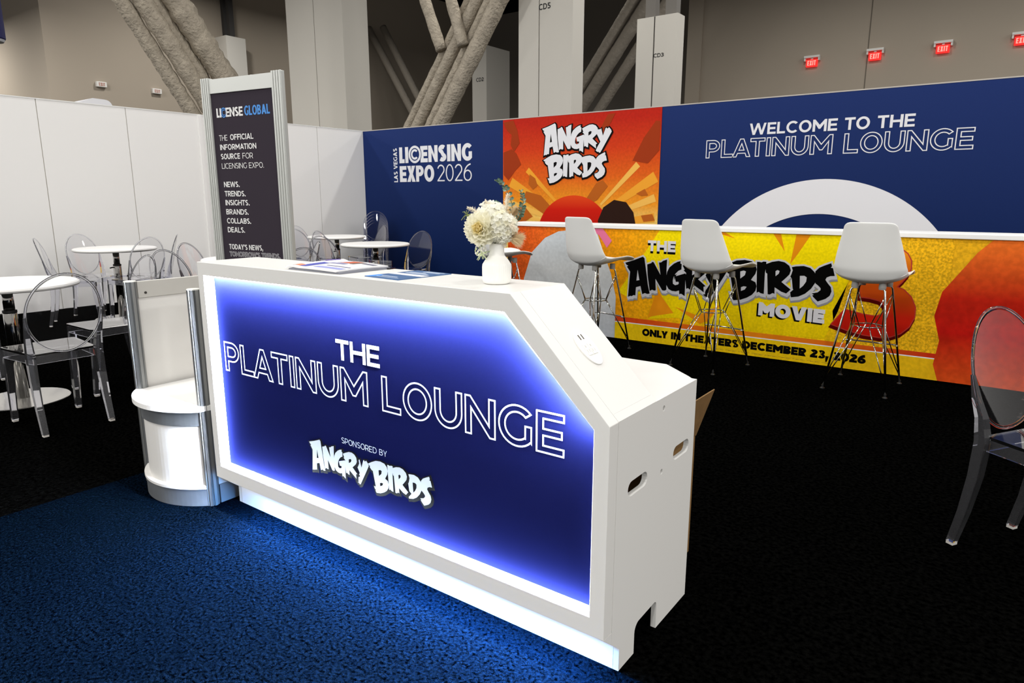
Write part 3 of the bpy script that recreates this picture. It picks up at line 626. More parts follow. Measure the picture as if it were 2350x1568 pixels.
# power outlet on the slope
sx = Vector((.7071,0,-.7071)); sy = Vector((0,1,0)); sn = Vector((.7071,0,.7071)); so = Vector((-.931,1.617,.9195))
def on_slope(u, v, d): return tuple(so + sx*u + sy*v + sn*d)
ow = M('outlet_white', (236,235,230), .4); od = M('outlet_slot', (70,62,48), .6); og = M('outlet_grey', (196,192,182), .5)
po = inc(MB().prism([arc(0,0,.060,.040,0,360,40)[:-1]], on_slope, 0.0, .004).build('power_outlet', ow, ct, bevel=.001))
for v in (-.007, .008): MB().prism([[(-.043,v-.0022),(-.026,v-.0022),(-.026,v+.0022),(-.043,v+.0022)]], on_slope, .0041, .0046).build('usb_port', od, po)
for v in (-.013, .013):
    s_ = MB().prism([[(-.010,v-.011),(.026,v-.011),(.026,v+.011),(-.010,v+.011)]], on_slope, .004, .0058).build('socket', ow, po)
    q = MB()
    for a, b, c, d in ((-.006,.001,-.0015,.0015),(.008,.018,-.006,-.0045),(.008,.018,.0045,.006)):
        q.prism([[(a,v+c),(b,v+c),(b,v+d),(a,v+d)]], on_slope, .0058, .0062)
    q.build('socket_hole', og, s_)

# ------------------------------------------------------------------ things on the counter
vz = HT
VX, VY = -1.250, 1.620
vase_m = M('vase_white', (238,237,232), .55)
pr = [(.0,.002),(.034,0),(.040,.003),(.0425,.010),(.0435,.030),(.0435,.050),(.0425,.058),(.037,.068),(.029,.078),(.0240,.084),(.0228,.089),(.0222,.1185),(.0195,.120),(.0185,.112),(.018,.09),(.0,.08)]
vp = []
for a, b in zip(pr, pr[1:]):
    vp += [(a[0]+(b[0]-a[0])*i/3, a[1]+(b[1]-a[1])*i/3) for i in range(3)]
vase = MB().lathe([(max(r,.0008), z) for r, z in vp+[pr[-1]]], 160, rib=.012, nrib=40, z0=.008, z1=.064).build('vase', vase_m, smooth=True, loc=(VX, VY, vz))
tag(vase, 'white ribbed ceramic vase holding dried flowers on the reception counter', 'vase')
RV = Vector((.805,.593,0)); FV = Vector((-.593,.805,0)); UV = Vector((0,0,1)); VO = Vector((VX, VY, vz))
PXM = .001253
def fl(px, py, dep=0.0): return VO + RV*((px-1142)*PXM) + UV*((647-py)*PXM) + FV*dep
green = M('stem_green', (86,104,62), .6); cream = M('petal_cream', (253,243,208), .6, Subsurface_Weight=.15)
ivory = M('petal_ivory', (253,250,236), .65, Subsurface_Weight=.15); yolk = M('petal_yellow', (246,216,130), .6)
def LEAFY(name, rgb, tr=.45):
    m = bpy.data.materials.new(name); m.use_nodes = True; nt = m.node_tree; nt.nodes.remove(nt.nodes['Principled BSDF'])
    a = nt.nodes.new('ShaderNodeBsdfDiffuse'); b = nt.nodes.new('ShaderNodeBsdfTranslucent'); x = nt.nodes.new('ShaderNodeMixShader')
    a.inputs[0].default_value = lin(rgb); b.inputs[0].default_value = lin(rgb); x.inputs[0].default_value = tr
    nt.links.new(a.outputs[0], x.inputs[1]); nt.links.new(b.outputs[0], x.inputs[2]); nt.links.new(x.outputs[0], nt.nodes['Material Output'].inputs[0])
    _m[name] = m
    return m
cream = LEAFY('petal_cream_soft', (255,252,234), .5); ivory = LEAFY('petal_ivory_soft', (255,254,246)); yolk = LEAFY('petal_yellow_soft', (255,242,190))
neck = fl(1142, 575)
def petal(mb, o, d, up, L, w, cup):
    d = d.normalized(); s = d.cross(up).normalized(); n = s.cross(d).normalized()
    prof = (.25,.75,1.0,.85,.25)
    def f(u, v):
        wv = w*(prof[int(u*4+.5)]); t = (v-.5)*2
        return tuple(o + d*(L*u) + s*(wv*t*.5) + n*(cup*L*(u*u) + .25*w*abs(t)**2*(.3+u)))
    mb.grid(f, 4, 2)
def stem(o, p, q, r=.0016, mat=None):
    m = p.lerp(q, .5) + Vector((0,0,.004))
    return MB().tube([p, m, q], r, 6).build('stem', mat or green, o)
rnd = random.Random(11)
def bloom(name, label, c, R, n, mats, face, cat='flower', flat=.7):
    t = thing(name, label, cat, tuple(c))
    inv = c
    face = face.normalized(); a = face.orthogonal().normalized(); b = face.cross(a)
    outer_, inner_ = MB(), MB()
    for i in range(n):
        f = (i+.5)/n; ang = i*2.39996
        pol = math.radians(8+100*f**.7)
        d = face*math.cos(pol) + (a*math.cos(ang)+b*math.sin(ang))*math.sin(pol)
        L = R*(.62+.38*f)*rnd.uniform(.9,1.08)
        petal(inner_ if f < .22 else outer_, d*(R*.06), d, face, L, R*(.34+.46*f), -.12+.28*(1-f))
    outer_.build('petals', mats[0], t, smooth=True, fix=False); inner_.build('flower_centre', mats[1], t, smooth=True, fix=False)
    stem(t, neck-c, face*(-R*.05))
    return t
camdir = Vector((.593,-.805,0))
bloom('cream_dahlia', 'big cream dahlia with yellow heart, left in the vase bouquet', fl(1105,517,-.03), .052, 58, (cream, yolk), camdir+RV*-.35+UV*.15)
def pom(name, label, c, R, n, mat, mat2):
    t = thing(name, label, 'flower', tuple(c)); mb = MB(); m2 = MB()
    for i in range(n):
        z = 1-2*(i+.5)/n; r = math.sqrt(1-z*z); an = i*2.39996
        d = Vector((r*math.cos(an), r*math.sin(an), z)); p = d*R*rnd.uniform(.72,1.0)
        a = d.orthogonal().normalized(); b = d.cross(a)
        for k in range(4):
            e = a*math.cos(k*PI/2+i)+b*math.sin(k*PI/2+i)
            petal(mb if i % 5 else m2, p, e+d*.5, d, R*.27, R*.24, .1)
    mb.build('florets', mat, t, fix=False); m2.build('alternate_florets', mat2, t, fix=False)  # every fifth floret takes the second petal colour
    stem(t, neck-c, Vector((0,0,-R*.5)))
    return t
pom('white_hydrangea', 'round ivory hydrangea head, middle right of the vase bouquet', fl(1152,512,-.01), .044, 170, ivory, cream)
pom('white_hydrangea', 'ivory hydrangea head crowning the vase bouquet', fl(1130,494,.015), .046, 150, ivory, ivory)
pom('cream_blossom', 'small cream blossom hanging below the dahlia at the vase rim', fl(1104,566,-.012), .017, 40, ivory, M('petal_green', (214,222,178), .6))
def plume(label, pts, R, mat, n=420, name='pampas_plume'):
    pts = [Vector(p) for p in pts]; o = pts[0]
    t = thing(name, label, 'dried grass', tuple(o)); mb = MB()
    for i in range(n):
        f = rnd.random()**.8; k = f*(len(pts)-1); j = min(int(k), len(pts)-2); p = pts[j].lerp(pts[j+1], k-j)-o
        d = (pts[j+1]-pts[j]).normalized(); a = d.orthogonal().normalized(); b = d.cross(a); an = rnd.uniform(0, 2*PI)
        e = (a*math.cos(an)+b*math.sin(an)) + d*rnd.uniform(.4,1.1); e.normalize()
        L = R*rnd.uniform(.5,1.1)*(1.15-f*.75); s = e.orthogonal().normalized()*.0008
        mb.add([p-s, p+s, p+e*L+Vector((0,0,-.1*L))], [(0,1,2)])
    mb.build('plume_hairs', mat, t, fix=False)
    MB().tube([neck-o]+[p-o for p in pts], .0011, 5).build('stem', M('straw', (196,176,134), .7), t)
    return t
pamp = LEAFY('pampas_soft', (252,246,232)); dried = LEAFY('dried_soft', (232,212,176))
plume('white pampas plume pointing up left out of the bouquet', [fl(1150,492,.01), fl(1132,468,.01), fl(1115,453,.01)], .022, pamp)
plume('white pampas plume standing upright right of the bouquet', [fl(1160,490,.0), fl(1166,462,.0), fl(1169,437,.0)], .022, pamp)
plume('short white plume leaning to the far left of the bouquet', [fl(1106,492,.0), fl(1090,474,.0), fl(1074,468,.0)], .018, pamp, 260)
plume('pale plume drooping in front of the right hydrangea', [fl(1168,506,-.045), fl(1180,506,-.045), fl(1186,520,-.045)], .020, pamp, 260)
plume('beige dried grass tuft on the right side of the bouquet', [fl(1168,540,-.015), fl(1185,534,-.015), fl(1200,540,-.01)], .046, dried, 1100, 'dried_grass')
plume('beige dried grass rising behind the right hydrangea', [fl(1165,500,.02), fl(1182,482,.02), fl(1190,470,.02)], .034, dried, 700, 'dried_grass')
plume('white wispy tuft under the right side of the bouquet', [fl(1152,545,-.01), fl(1158,552,-.01), fl(1164,556,-.01)], .018, pamp, 160, 'dried_grass')
euc = M('eucalyptus_leaf', (92,118,98), .55); euc2 = M('eucalyptus_pale', (142,164,144), .55)
def sprig(label, pts, sz):
    pts = [Vector(p) for p in pts]; o = pts[0]
    t = thing('eucalyptus_sprig', label, 'sprig', tuple(o)); m1, m2 = MB(), MB()
    seg = 11
    for i in range(seg):
        f = i/(seg-1); k = f*(len(pts)-1); j = min(int(k), len(pts)-2); p = pts[j].lerp(pts[j+1], k-j)-o
        d = (pts[j+1]-pts[j]).normalized()
        for s_ in (-1, 1):
            e = (RV*s_*rnd.uniform(.6,1.0) + FV*rnd.uniform(-.8,.5) + d*.5).normalized()
            n = (camdir*rnd.uniform(.2,1)+UV*rnd.uniform(-.3,.9)+RV*rnd.uniform(-.5,.5)).normalized()
            petal(m2 if rnd.random() < .3 else m1, p, e, n, sz*(1.1-.45*f), sz*(1.0-.4*f), .05)
    m1.build('leaves', euc, t, fix=False); m2.build('pale_leaves', euc2, t, fix=False)
    MB().tube([neck-o]+[p-o for p in pts], .0011, 5).build('stem', M('twig', (110,104,76), .7), t)
sprig('tall eucalyptus sprig curving up to the left above the bouquet', [fl(1180,492,.03), fl(1178,458,.03), fl(1166,428,.03), fl(1152,412,.03), fl(1144,405,.03)], .014)
sprig('eucalyptus sprig standing at the right of the bouquet', [fl(1190,500,.01), fl(1200,480,.01), fl(1205,455,.01), fl(1200,432,.01)], .014)
sprig('short eucalyptus sprig behind the top of the bouquet', [fl(1160,478,.04), fl(1150,466,.04), fl(1138,455,.04)], .012)
def tendril(label, c, R, mat, n=16):
    t = MB(); c = Vector(c)
    for i in range(n):
        d = Vector((rnd.uniform(-1,1), rnd.uniform(-1,1), rnd.uniform(-1.0,.8))).normalized()
        t.tube([c*0, d*R*.6+Vector((0,0,.15*R)), d*R+Vector((rnd.uniform(-.2,.2)*R, 0, -.2*R))], .0008, 4)
    t.tube([c*0, (neck-c)*.6+Vector((0,0,.01)), neck-c], .0009, 4)
    tag(t.build('green_tendril', mat, loc=tuple(c)), label, 'tendril')
tendril('thin yellow-green tendril sticking out left of the bouquet', fl(1073,485,0), .020, M('tendril_green', (150,160,86), .6))
tendril('pale green curly tendril hanging beside the vase neck', fl(1107,576,-.025), .018, M('tendril_pale', (206,218,172), .6))
# magazines
paper = M('magazine_paper', (234,234,236), .4); mdark = M('magazine_edge', (34,34,40), .5)
def magazine(label, z, ang, dx, dy, w, d, th, cover):
    t = thing('magazine', label, 'magazine', (-1.975+dx, 1.612+dy, z), ang, 'magazines on the counter')
    def top(u, v):
        bul = .010*math.exp(-((u-.10)/.10)**2)+.005*math.sin(PI*u)+.004*math.sin(PI*v)
        return ((u-.5)*w, (v-.5)*d, th*(.35+.65*min(1, u*6+.1)) + bul*(.4+.6*v))
    b = MB(); nu, nv = 24, 6
    b.grid(top, nu, nv)
    n0 = len(b.v); b.v += [(p[0], p[1], (p[2]-.0052) if cover else 0.0) for p in b.v[:n0]]
    b.f += [tuple(i+n0 for i in reversed(f)) for f in b.f[:nu*nv]]
    rim = [j for j in range(nv+1)] + [i*(nv+1)+nv for i in range(1, nu+1)] + [nu*(nv+1)+j for j in range(nv-1, -1, -1)] + [i*(nv+1) for i in range(nu-1, 0, -1)]
    for i in range(len(rim)): a_, b_ = rim[i], rim[(i+1) % len(rim)]; b.f.append((a_, b_, b_+n0, a_+n0))
    b.build('pages', paper if cover else M('magazine_cover', (120,122,132), .4), t, smooth=False)
    if cover:
        for (u0,u1,v0,v1,c) in ((.04,.16,.62,.92,(96,72,170)),(.20,.34,.08,.55,(60,70,170)),(.30,.62,.52,.62,(120,120,170)),(.40,.60,.66,.93,(206,92,50)),(.62,.70,.62,.9,(120,90,80)),(.02,.22,.08,.2,(220,130,90)),(.45,.97,.10,.22,(150,156,214)),(.5,.95,.30,.34,(90,90,130)),(.74,.96,.74,.84,(110,110,130)),(.30,.42,.70,.9,(200,200,220))):
            g = MB().grid(lambda a, c_: tuple(Vector(top(u0+(u1-u0)*a, v0+(v1-v0)*c_))+Vector((0,0,.0006))), 6, 3)
            g.build('cover_print', M('print_%d_%d_%d' % c, c, .4), t, fix=False)
    return t
magazine('lower dark-edged magazine under the open white one on the counter', HT+.0002, math.radians(-1), .012, .004, .285, .232, .006, False)
magazine('upper magazine with coloured pictures, curled at its left edge', HT+.0062, math.radians(-1.6), 0, 0, .288, .234, .006, True)
# flyer
t = thing('flyer', 'blue printed flyer with a white middle band lying on the counter', 'flyer', (-1.618, 1.617, HT), math.radians(-5))
fb = M('flyer_blue', (60,96,142), .45)
MB().box(-.085,.085,-.115,.115,0,.0025).build('sheet', fb, t)
MB().box(-.085,.085,-.018,.016,.0026,.003).build('white_band', M('flyer_white', (236,236,238), .45), t)
for (a,b,c,d) in ((-.05,.03,-.075,-.068),(-.05,.06,-.095,-.091),(-.06,.05,.035,.045),(-.06,.02,.055,.062),(-.02,.06,.08,.088),(-.02,.07,.095,.101)):
    MB().box(a,b,c,d,.0026,.0029).build('print_line', M('flyer_line', (206,216,230), .5), t)
MB().prism([arc(-.075,-.085,.03,.03,0,360,20)[:-1]], lambda u,v,d: (max(u,-.084),max(v,-.114),d), .0026, .0028).build('print_spot', M('flyer_spot', (70,140,220), .5), t)
clear = M('clear_acrylic', (.97,.98,1.0), .02, Transmission_Weight=1.0, IOR=1.45)
hold = MB().box(-.05,.05,-.02,.02,0,.004).box(-.05,.05,-.003,.0,.0042,.030).build('acrylic_holder', clear, loc=(-1.862,1.722,HT)); hold.rotation_euler = (0,0,math.radians(10))
tag(hold, 'small clear acrylic holder behind the magazines on the counter', 'holder')
# cardboard box behind the counter
card = M('cardboard', (126,94,50), .85, noise=(30,.08)); cedge = M('cardboard_edge', (176,146,110), .9)
t = thing('cardboard_box', 'open brown cardboard box standing behind the right end of the counter', 'box', (-1.08, 2.195, 0))
b = MB().box(-.20,.20,-.13,.13,0,.006).box(-.205,-.20,-.13,.13,0,.47).box(.200,.205,-.13,.135,0,.47).box(-.20,.20,-.135,-.13,0,.47).box(-.20,.20,.13,.135,0,.47)
b.build('carton', card, t)
for nm, q in (('flap', [(.205,-.13,.47),(.205,.135,.47),(.264,.135,.656),(.264,-.13,.656)]), ('flap', [(-.205,-.13,.47),(-.205,.13,.47),(-.30,.13,.62),(-.30,-.13,.62)])):
    n = (Vector(q[1])-Vector(q[0])).cross(Vector(q[3])-Vector(q[0])).normalized()*.004
    MB().hexa(q, [tuple(Vector(p)+n) for p in q]).build(nm, card, t)

# ------------------------------------------------------------------ display kiosk left of the counter
alu = M('brushed_aluminium', (150,152,152), .38, metal=.8, bump=(60,.05,.002)); alud = M('band_aluminium', (128,131,134), .42, metal=.6, noise=(6,.10)); kw = M('kiosk_white', (214,212,208), .45)
kt = thing('display_kiosk', 'low white kiosk with curved front and aluminium posts beside the counter', 'kiosk', (-3.0, 1.7, 0))
def ink(o): o.location = (3.0, -1.7, 0); return o
def fluted(mb, x, y, z0, z1, r, n=8):
    pts = []
    for i in range(n):
        a = 2*PI*i/n
        pts += [(x+r*math.cos(a-.24), y+r*math.sin(a-.24)), (x+r*math.cos(a+.24), y+r*math.sin(a+.24)), (x+r*.80*math.cos(a+.36), y+r*.80*math.sin(a+.36)), (x+r*.80*math.cos(a+PI/n*1.08), y+r*.80*math.sin(a+PI/n*1.08))]
    return mb.prism([pts], lambda u,v,d: (u,v,d), z0, z1)
for x, y in ((-3.225,1.452),(-2.732,1.478),(-3.225,2.02)):
    ink(fluted(MB(), x, y, 0, .955, .027).build('post', alu, kt))
    ink(MB().lathe([(.027,.955),(.025,.959)], 24, c=(x,y,0)).build('post_cap', M('cap_white', (214,214,208), .6), kt))
ink(MB().box(-3.236,-3.214,1.478,1.995,.878,.954).build('top_rail', M('rail_satin', (196,194,188), .45, metal=.3), kt, bevel=.002))
ink(MB().lathe([(.006,0),(.006,.002)], 12).build('rail_screw', M('screw_dark', (50,46,42), .5), kt))
sc_ = [o for o in COL.objects if o.name.startswith('rail_screw')][0]
sc_.rotation_euler = (0, PI/2, 0); sc_.location = (3.0-3.214, 1.512-1.7, .900)
ink(MB().box(-3.229,-3.221,1.478,1.995,.0,.878).build('back_panel', kw, kt))
def curve_pts(off, n=28):
    """plan of the curved front, from the left post round to the right post"""
    ctr = (-2.975, 1.72); out = []
    for i in range(n+1):
        a = math.radians(211 + (314-211)*i/n)
        rx, ry = .325+off, .345+off
        out.append((ctr[0]+rx*math.cos(a), ctr[1]+ry*math.sin(a)))
    return out
def curved(off, th, z0, z1):
    a = curve_pts(off); b = curve_pts(off-th)
    return MB().prism([a + b[::-1]], lambda u,v,d: (u,v,d), z0, z1)
ink(curved(.012,.012,.092,.365).build('curved_panel', kw, kt))
ink(curved(.020,.020,.365,.435).build('upper_band', alud, kt))
ink(curved(.028,.028,0,.080).build('kick_band', alud, kt))
ink(curved(.034,.040,.080,.092).build('base_ring', kw, kt))
sh = curve_pts(.050)+[(-2.70,1.50),(-2.70,2.0),(-3.205,2.0),(-3.205,1.47)]
ink(MB().prism([sh], lambda u,v,d: (u,v,d), .435, .458).build('shelf', M('shelf_white', (240,239,236), .35), kt, bevel=.004))
ink(MB().box(-2.745,-2.715,1.505,2.0,.0,.085).build('kick_band', alud, kt)); ink(MB().box(-2.742,-2.722,1.505,2.0,.085,.435).build('side_panel', kw, kt))

# ------------------------------------------------------------------ banner stand
rot = math.radians(8.2275)
bs = thing('banner_stand', 'tall aluminium framed black banner stand behind the reception counter', 'banner stand', (-5.10, 2.978, 0), rot)
alul = M('satin_aluminium', (198,200,196), .42, metal=.45)
def profile(x0, x1):
    n = 4; mb = MB(); w = (x1-x0)/n
    for i in range(n): mb.box(x0+i*w+.0035, x0+(i+1)*w-.0035, -.012, .032, 0, 2.2)
    mb.box(x0, x1, -.006, .026, 0, 2.195)
    return mb
profile(0.0, .088).build('post', alul, bs, bevel=.003); profile(.736, .832).build('post', alul, bs, bevel=.003)
MB().box(.088,.736,-.004,.022,2.088,2.19).build('top_rail', alul, bs, bevel=.002)
MB().box(.088,.736,-.004,.022,.10,.16).build('bottom_rail', alul, bs)
for x in (.044, .784): MB().box(x-.05,x+.05,-.22,.24,0,.012).build('foot', alul, bs)
bk = M('banner_charcoal', (56,50,58), .8, spec=.05)
gb = MB().box(.088,.736,.004,.016,.16,2.088).build('graphic_panel', bk, bs)
bw = M('banner_print', (226,225,224), .6); bb = M('banner_blue', (64,138,214), .6); bg = M('banner_outline', (150,148,152), .6)
def onb(shapes, mat, outline=0, name='lettering'): return text_mesh(shapes, xz(.0025), outline).build(name, mat, gb, fix=False)
onb(fit('LI', .136, .188, 1.916, 1.982, .24, .06), bw); onb(fit('ENSE', .236, .418, 1.917, 1.982, .22, .04), bw)
cx, cz = .213, 1.949
onb([[arc(cx,cz,.031,.036,0,360,30)[:-1], arc(cx,cz,.023,.028,0,360,30)[:-1]], [arc(cx,cz,.017,.022,42,318,20)+arc(cx,cz,.011,.016,314,46,20)]], bb, 0, 'emblem')
onb(fit('GLOBAL', .433, .693, 1.917, 1.984, .20, .05), bb)
c = .0405
onb(fit('THE', .142, .232, 1.7485, 1.789, .11, .12), bw); onb(fit('OFFICIAL', .262, .508, 1.7505, 1.791, .20, .10), bw)
onb(fit('INFORMATION', .144, .531, 1.681, 1.721, .20, .10), bw)
onb(fit('SOURCE', .145, .352, 1.613, 1.6535, .20, .09), bw); onb(fit('FOR', .378, .489, 1.613, 1.6535, .12, .12), bw)
onb(fit('LICENSING EXPO.', .146, .593, 1.5435, 1.5835, .12, .11), bw)
for s_, x1, z in (('NEWS.', .323, 1.407), ('TRENDS.', .379, 1.338), ('INSIGHTS.', .414, 1.271), ('BRANDS.', .396, 1.202), ('COLLABS.', .415, 1.134), ('DEALS.', .341, 1.066)):
    onb(fit(s_, .152, x1, z, z+.0405, .20, .09), bw)
onb(fit("TODAY'S NEWS,", .152, .523, .936, .976, .20, .08), bw)
onb(fit("TOMORROW'S TRENDS.", .152, .696, .882, .918, .19, .07), bg, .0042)

# ------------------------------------------------------------------ clear chairs
poly = M('clear_polycarbonate', (.98,.98,1.0), .012, Transmission_Weight=.995, IOR=1.45, spec=.5)
poly_l = M('clear_polycarbonate_thick', (.92,.925,.99), .02, Transmission_Weight=.965, IOR=1.45, spec=.6)
pad = M('foot_pad', (200,196,190), .6)
def make_chair(label, cat, grp):
    t = thing('clear_chair', label, cat, (0,0,0), 0, grp)
    # seat: a thin slab with an apron
    def rr(x0,x1,y0,y1,r): return arc(x1-r,y1-r,r,r,0,90,4)+arc(x0+r,y1-r,r,r,90,180,4)+arc(x0+r,y0+r,r,r,180,270,4)+arc(x1-r,y0+r,r,r,270,360,4)
    st = [(-.165,-.185),(.165,-.185)]+arc(.175,.185,.025,.025,0,90,4)+arc(-.175,.185,.025,.025,90,180,4)
    inn = [(x*.93, (y-.01)*.93+.01) for x, y in st]
    mb = MB().prism([st], lambda u,v,d: (u,v,d), .452, .464)
    mb.build('seat', poly, t)
    MB().prism([st, inn], lambda u,v,d: (u,v,d), .405, .4515).build('apron', poly_l, t)
    for s_ in (-1, 1):                                            # front legs
        x = .176*s_; y = .182
        def ring(cx_, cy_, z, h): return [(cx_-h,cy_-h,z),(cx_+h,cy_-h,z),(cx_+h,cy_+h,z),(cx_-h,cy_+h,z)]
        lg = MB().hexa(ring(x*1.0,.212,.012,.015), ring(x*.99,y,.4045,.021)).build('leg', poly_l, t)
        MB().box(x-.0135,x+.0135,.1985,.2255,0,.0115).build('foot_pad', pad, lg)
    def ov(a, k=1.0):                                             # backrest outline in its own plane
        return (.188*k*math.cos(a), .222*k*math.sin(a))
    def back(u, w, dpt=0.0):                                      # plane leaning backwards, slightly dished
        z = .690+w*.985; y = -.205-(w+.222)*.235+.60*u*u-.010+dpt
        return (u, y, z)
    n = 48; ring_ = [ov(2*PI*i/n) for i in range(n)]
    disc = MB()
    rr_ = (0.0,.12,.25,.38,.51,.64,.77,.88,.96,.992,1.0)
    vs = []; fs = []
    for side in (0, 1):
        for k_ in rr_[1:]:
            for i in range(n):
                p = ov(2*PI*i/n, k_); vs.append(back(p[0], p[1], -.004+.008*side))
        vs.append(back(0,0,-.004+.008*side))
    m = len(rr_)-1; per = m*n+1
    for side in (0,1):
        o = side*per
        for r_ in range(m-1):
            for i in range(n):
                j = (i+1) % n; q = (o+r_*n+i, o+r_*n+j, o+(r_+1)*n+j, o+(r_+1)*n+i); fs.append(q if side else q[::-1])
        for i in range(n):
            j = (i+1) % n; q = (o+m*n, o+i, o+j); fs.append(q if not side else q[::-1])
    for i in range(n):
        j = (i+1) % n; fs.append(((m-1)*n+i, (m-1)*n+j, per+(m-1)*n+j, per+(m-1)*n+i))
    disc.add(vs, fs).build('backrest', poly, t, smooth=True)
    rim = [back(*ov(2*PI*i/n, 1.035)) for i in range(n+1)]
    MB().tube(rim, .0052, 6, cap=False).build('back_rim', poly_l, t, smooth=True)
    for s_ in (-1, 1):                                            # rear legs sweep back and carry the oval
        path = [(.178*s_,-.245,.012,.0145),(.178*s_,-.215,.15,.0165),(.177*s_,-.193,.30,.019),(.176*s_,-.185,.44,.0205),(.181*s_,-.198,.53,.0165),(.188*s_,-.222,.60,.012),(.1955*s_,-.243,.685,.006)]
        vs = []; fs = []
        for (x,y,z,h) in path: vs += [(x-h,y-h,z),(x+h,y-h,z),(x+h,y+h,z),(x-h,y+h,z)]
        for i in range(len(path)-1):
            for k_ in range(4):
                fs.append((i*4+k_, i*4+(k_+1)%4, i*4+4+(k_+1)%4, i*4+4+k_))
        fs += [(3,2,1,0), tuple(range(len(vs)-4, len(vs)))]
        lg = MB().add(vs, fs).build('leg', poly_l, t)
        MB().box(.178*s_-.0135,.178*s_+.0135,-.2585,-.2315,0,.0115).build('foot_pad', pad, lg)
    return t
R_ = math.radians
chairs = [
 (-4.557,1.567, 90, 'nearest clear chair, its oval back turned to the viewer at the left front table', 'clear chairs around the left front table'),
 (-5.12,2.14, 180, 'clear chair half hidden behind the low kiosk, facing the left front table', 'clear chairs around the left front table'),
 (-6.17,1.53, -90, 'clear chair cut by the left edge behind the left front table', 'clear chairs around the left front table'),
 (-5.67,3.09, 20, 'clear chair leaning right above the end of the kiosk rail', 'clear chairs around the table behind the banner'),
 (-7.76,3.56, 98, 'clear chair with a full oval back in front of the table by the white wall', 'clear chairs around the table by the white wall'),
 (-8.44,3.49, -76, 'clear chair behind the table by the white wall, half hidden by the tabletop', 'clear chairs around the table by the white wall'),
 (-8.12,3.10, -27, 'clear chair seen from the side at the left of the table by the white wall', 'clear chairs around the table by the white wall'),
 (-7.98,3.83, 150, 'clear chair with a narrow oval back, rightmost at the white wall table', 'clear chairs around the table by the white wall'),
 (-5.95,3.47, -64, 'clear chair with light spots on its back, just left of the banner stand', 'clear chairs around the table behind the banner'),
 (-7.85,6.02, 8, 'clear chair just right of the banner stand, second of its row', 'clear chairs around the far corner table'),
 (-8.42,6.42, -84, 'clear chair by the white wall behind the banner post', 'clear chairs around the far corner table'),
 (-5.15,3.66, 80, 'clear chair whose back is half covered by the right banner post', 'clear chairs around the table behind the banner'),
 (-5.62,3.98, 150, 'low looking clear chair in front of the row beside the banner post', 'clear chairs around the table behind the banner'),
 (-6.28,5.15, 15, 'clear chair with a dark reflection in front of the round table by the blue wall', 'clear chairs around the table by the blue wall'),
 (-6.86,5.66, -70, 'clear chair left of the round table by the blue wall', 'clear chairs around the table by the blue wall'),
 (-7.92,7.02, 160, 'clear chair in front of the stacked chairs near the wall corner', 'clear chairs around the far corner table'),
 (-6.05,6.02, 183, 'clear chair against the blue wall at the right of its round table', 'clear chairs around the table by the blue wall'),
 (0.235,3.02, -122, 'clear chair cut by the right edge in front of the red artwork', None),
]
ch0 = make_chair(chairs[0][3], 'chair', chairs[0][4]); ch0.location = (chairs[0][0], chairs[0][1], 0); ch0.rotation_euler = (0,0,R_(chairs[0][2]))
note(ch0)
for (x, y, a, lb, g) in chairs[1:]:
    c = dup(ch0, (x, y, 0), R_(a), lb, g)
    if g is None: del c['group']
for i in range(5):
    dup(ch0, (-8.55+.032*i, 7.82-.032*i, .048*i), R_(-135), ['bottom','second','middle','fourth','top'][i] + ' clear chair of the stack in the wall corner', 'stacked clear chairs')

# ------------------------------------------------------------------ round tables
twhite = M('tabletop_white', (240,239,236), .35); chrome = M('chrome', (200,198,194), .08, metal=1.0); blk = M('black_plastic', (14,14,15), .5)
def make_table(label):
    t = thing('round_table', label, 'table', (0,0,0), 0, 'round white tables')
    MB().lathe([(.30,.756),(.395,.756),(.407,.761),(.412,.771),(.409,.782),(.398,.789),(.0008,.790)], 72).build('tabletop', twhite, t, smooth=False)
    MB().lathe([(.0405,.012),(.0405,.585),(.039,.59)], 32).build('column', chrome, t, smooth=True)
    MB().lathe([(.032,.59),(.032,.756)], 32).build('upper_column', chrome, t, smooth=True)
    MB().lathe([(.041,.590),(.0415,.594),(.0415,.606),(.033,.608)], 32).build('collar', blk, t)
    MB().tube([(.03,.0,.575),(.062,.0,.575),(.085,.0,.570)], .007, 8).build('lever', blk, t).rotation_euler = (0,0,R_(-150))
    MB().lathe([(.272,0),(.274,.003),(.27,.006),(.06,.014),(.0008,.014)], 72).build('base', M('base_plate', (214,212,208), .16, metal=.9), t, smooth=False)
    return t
tabs = [(-5.27,1.60,'nearest round white table with a chrome pedestal at the left edge'),
        (-8.02,3.50,'round white table in front of the left white wall'),
        (-5.66,3.62,'round white table mostly hidden behind the banner stand'),
        (-7.92,6.49,'round white table in the corner of the two booth walls'),
        (-6.26,5.71,'round white table in front of the blue wall')]
t0 = make_table(tabs[0][2]); t0.location = (tabs[0][0], tabs[0][1], 0); note(t0)
for x, y, lb in tabs[1:]: dup(t0, (x, y, 0), R_(70), lb)

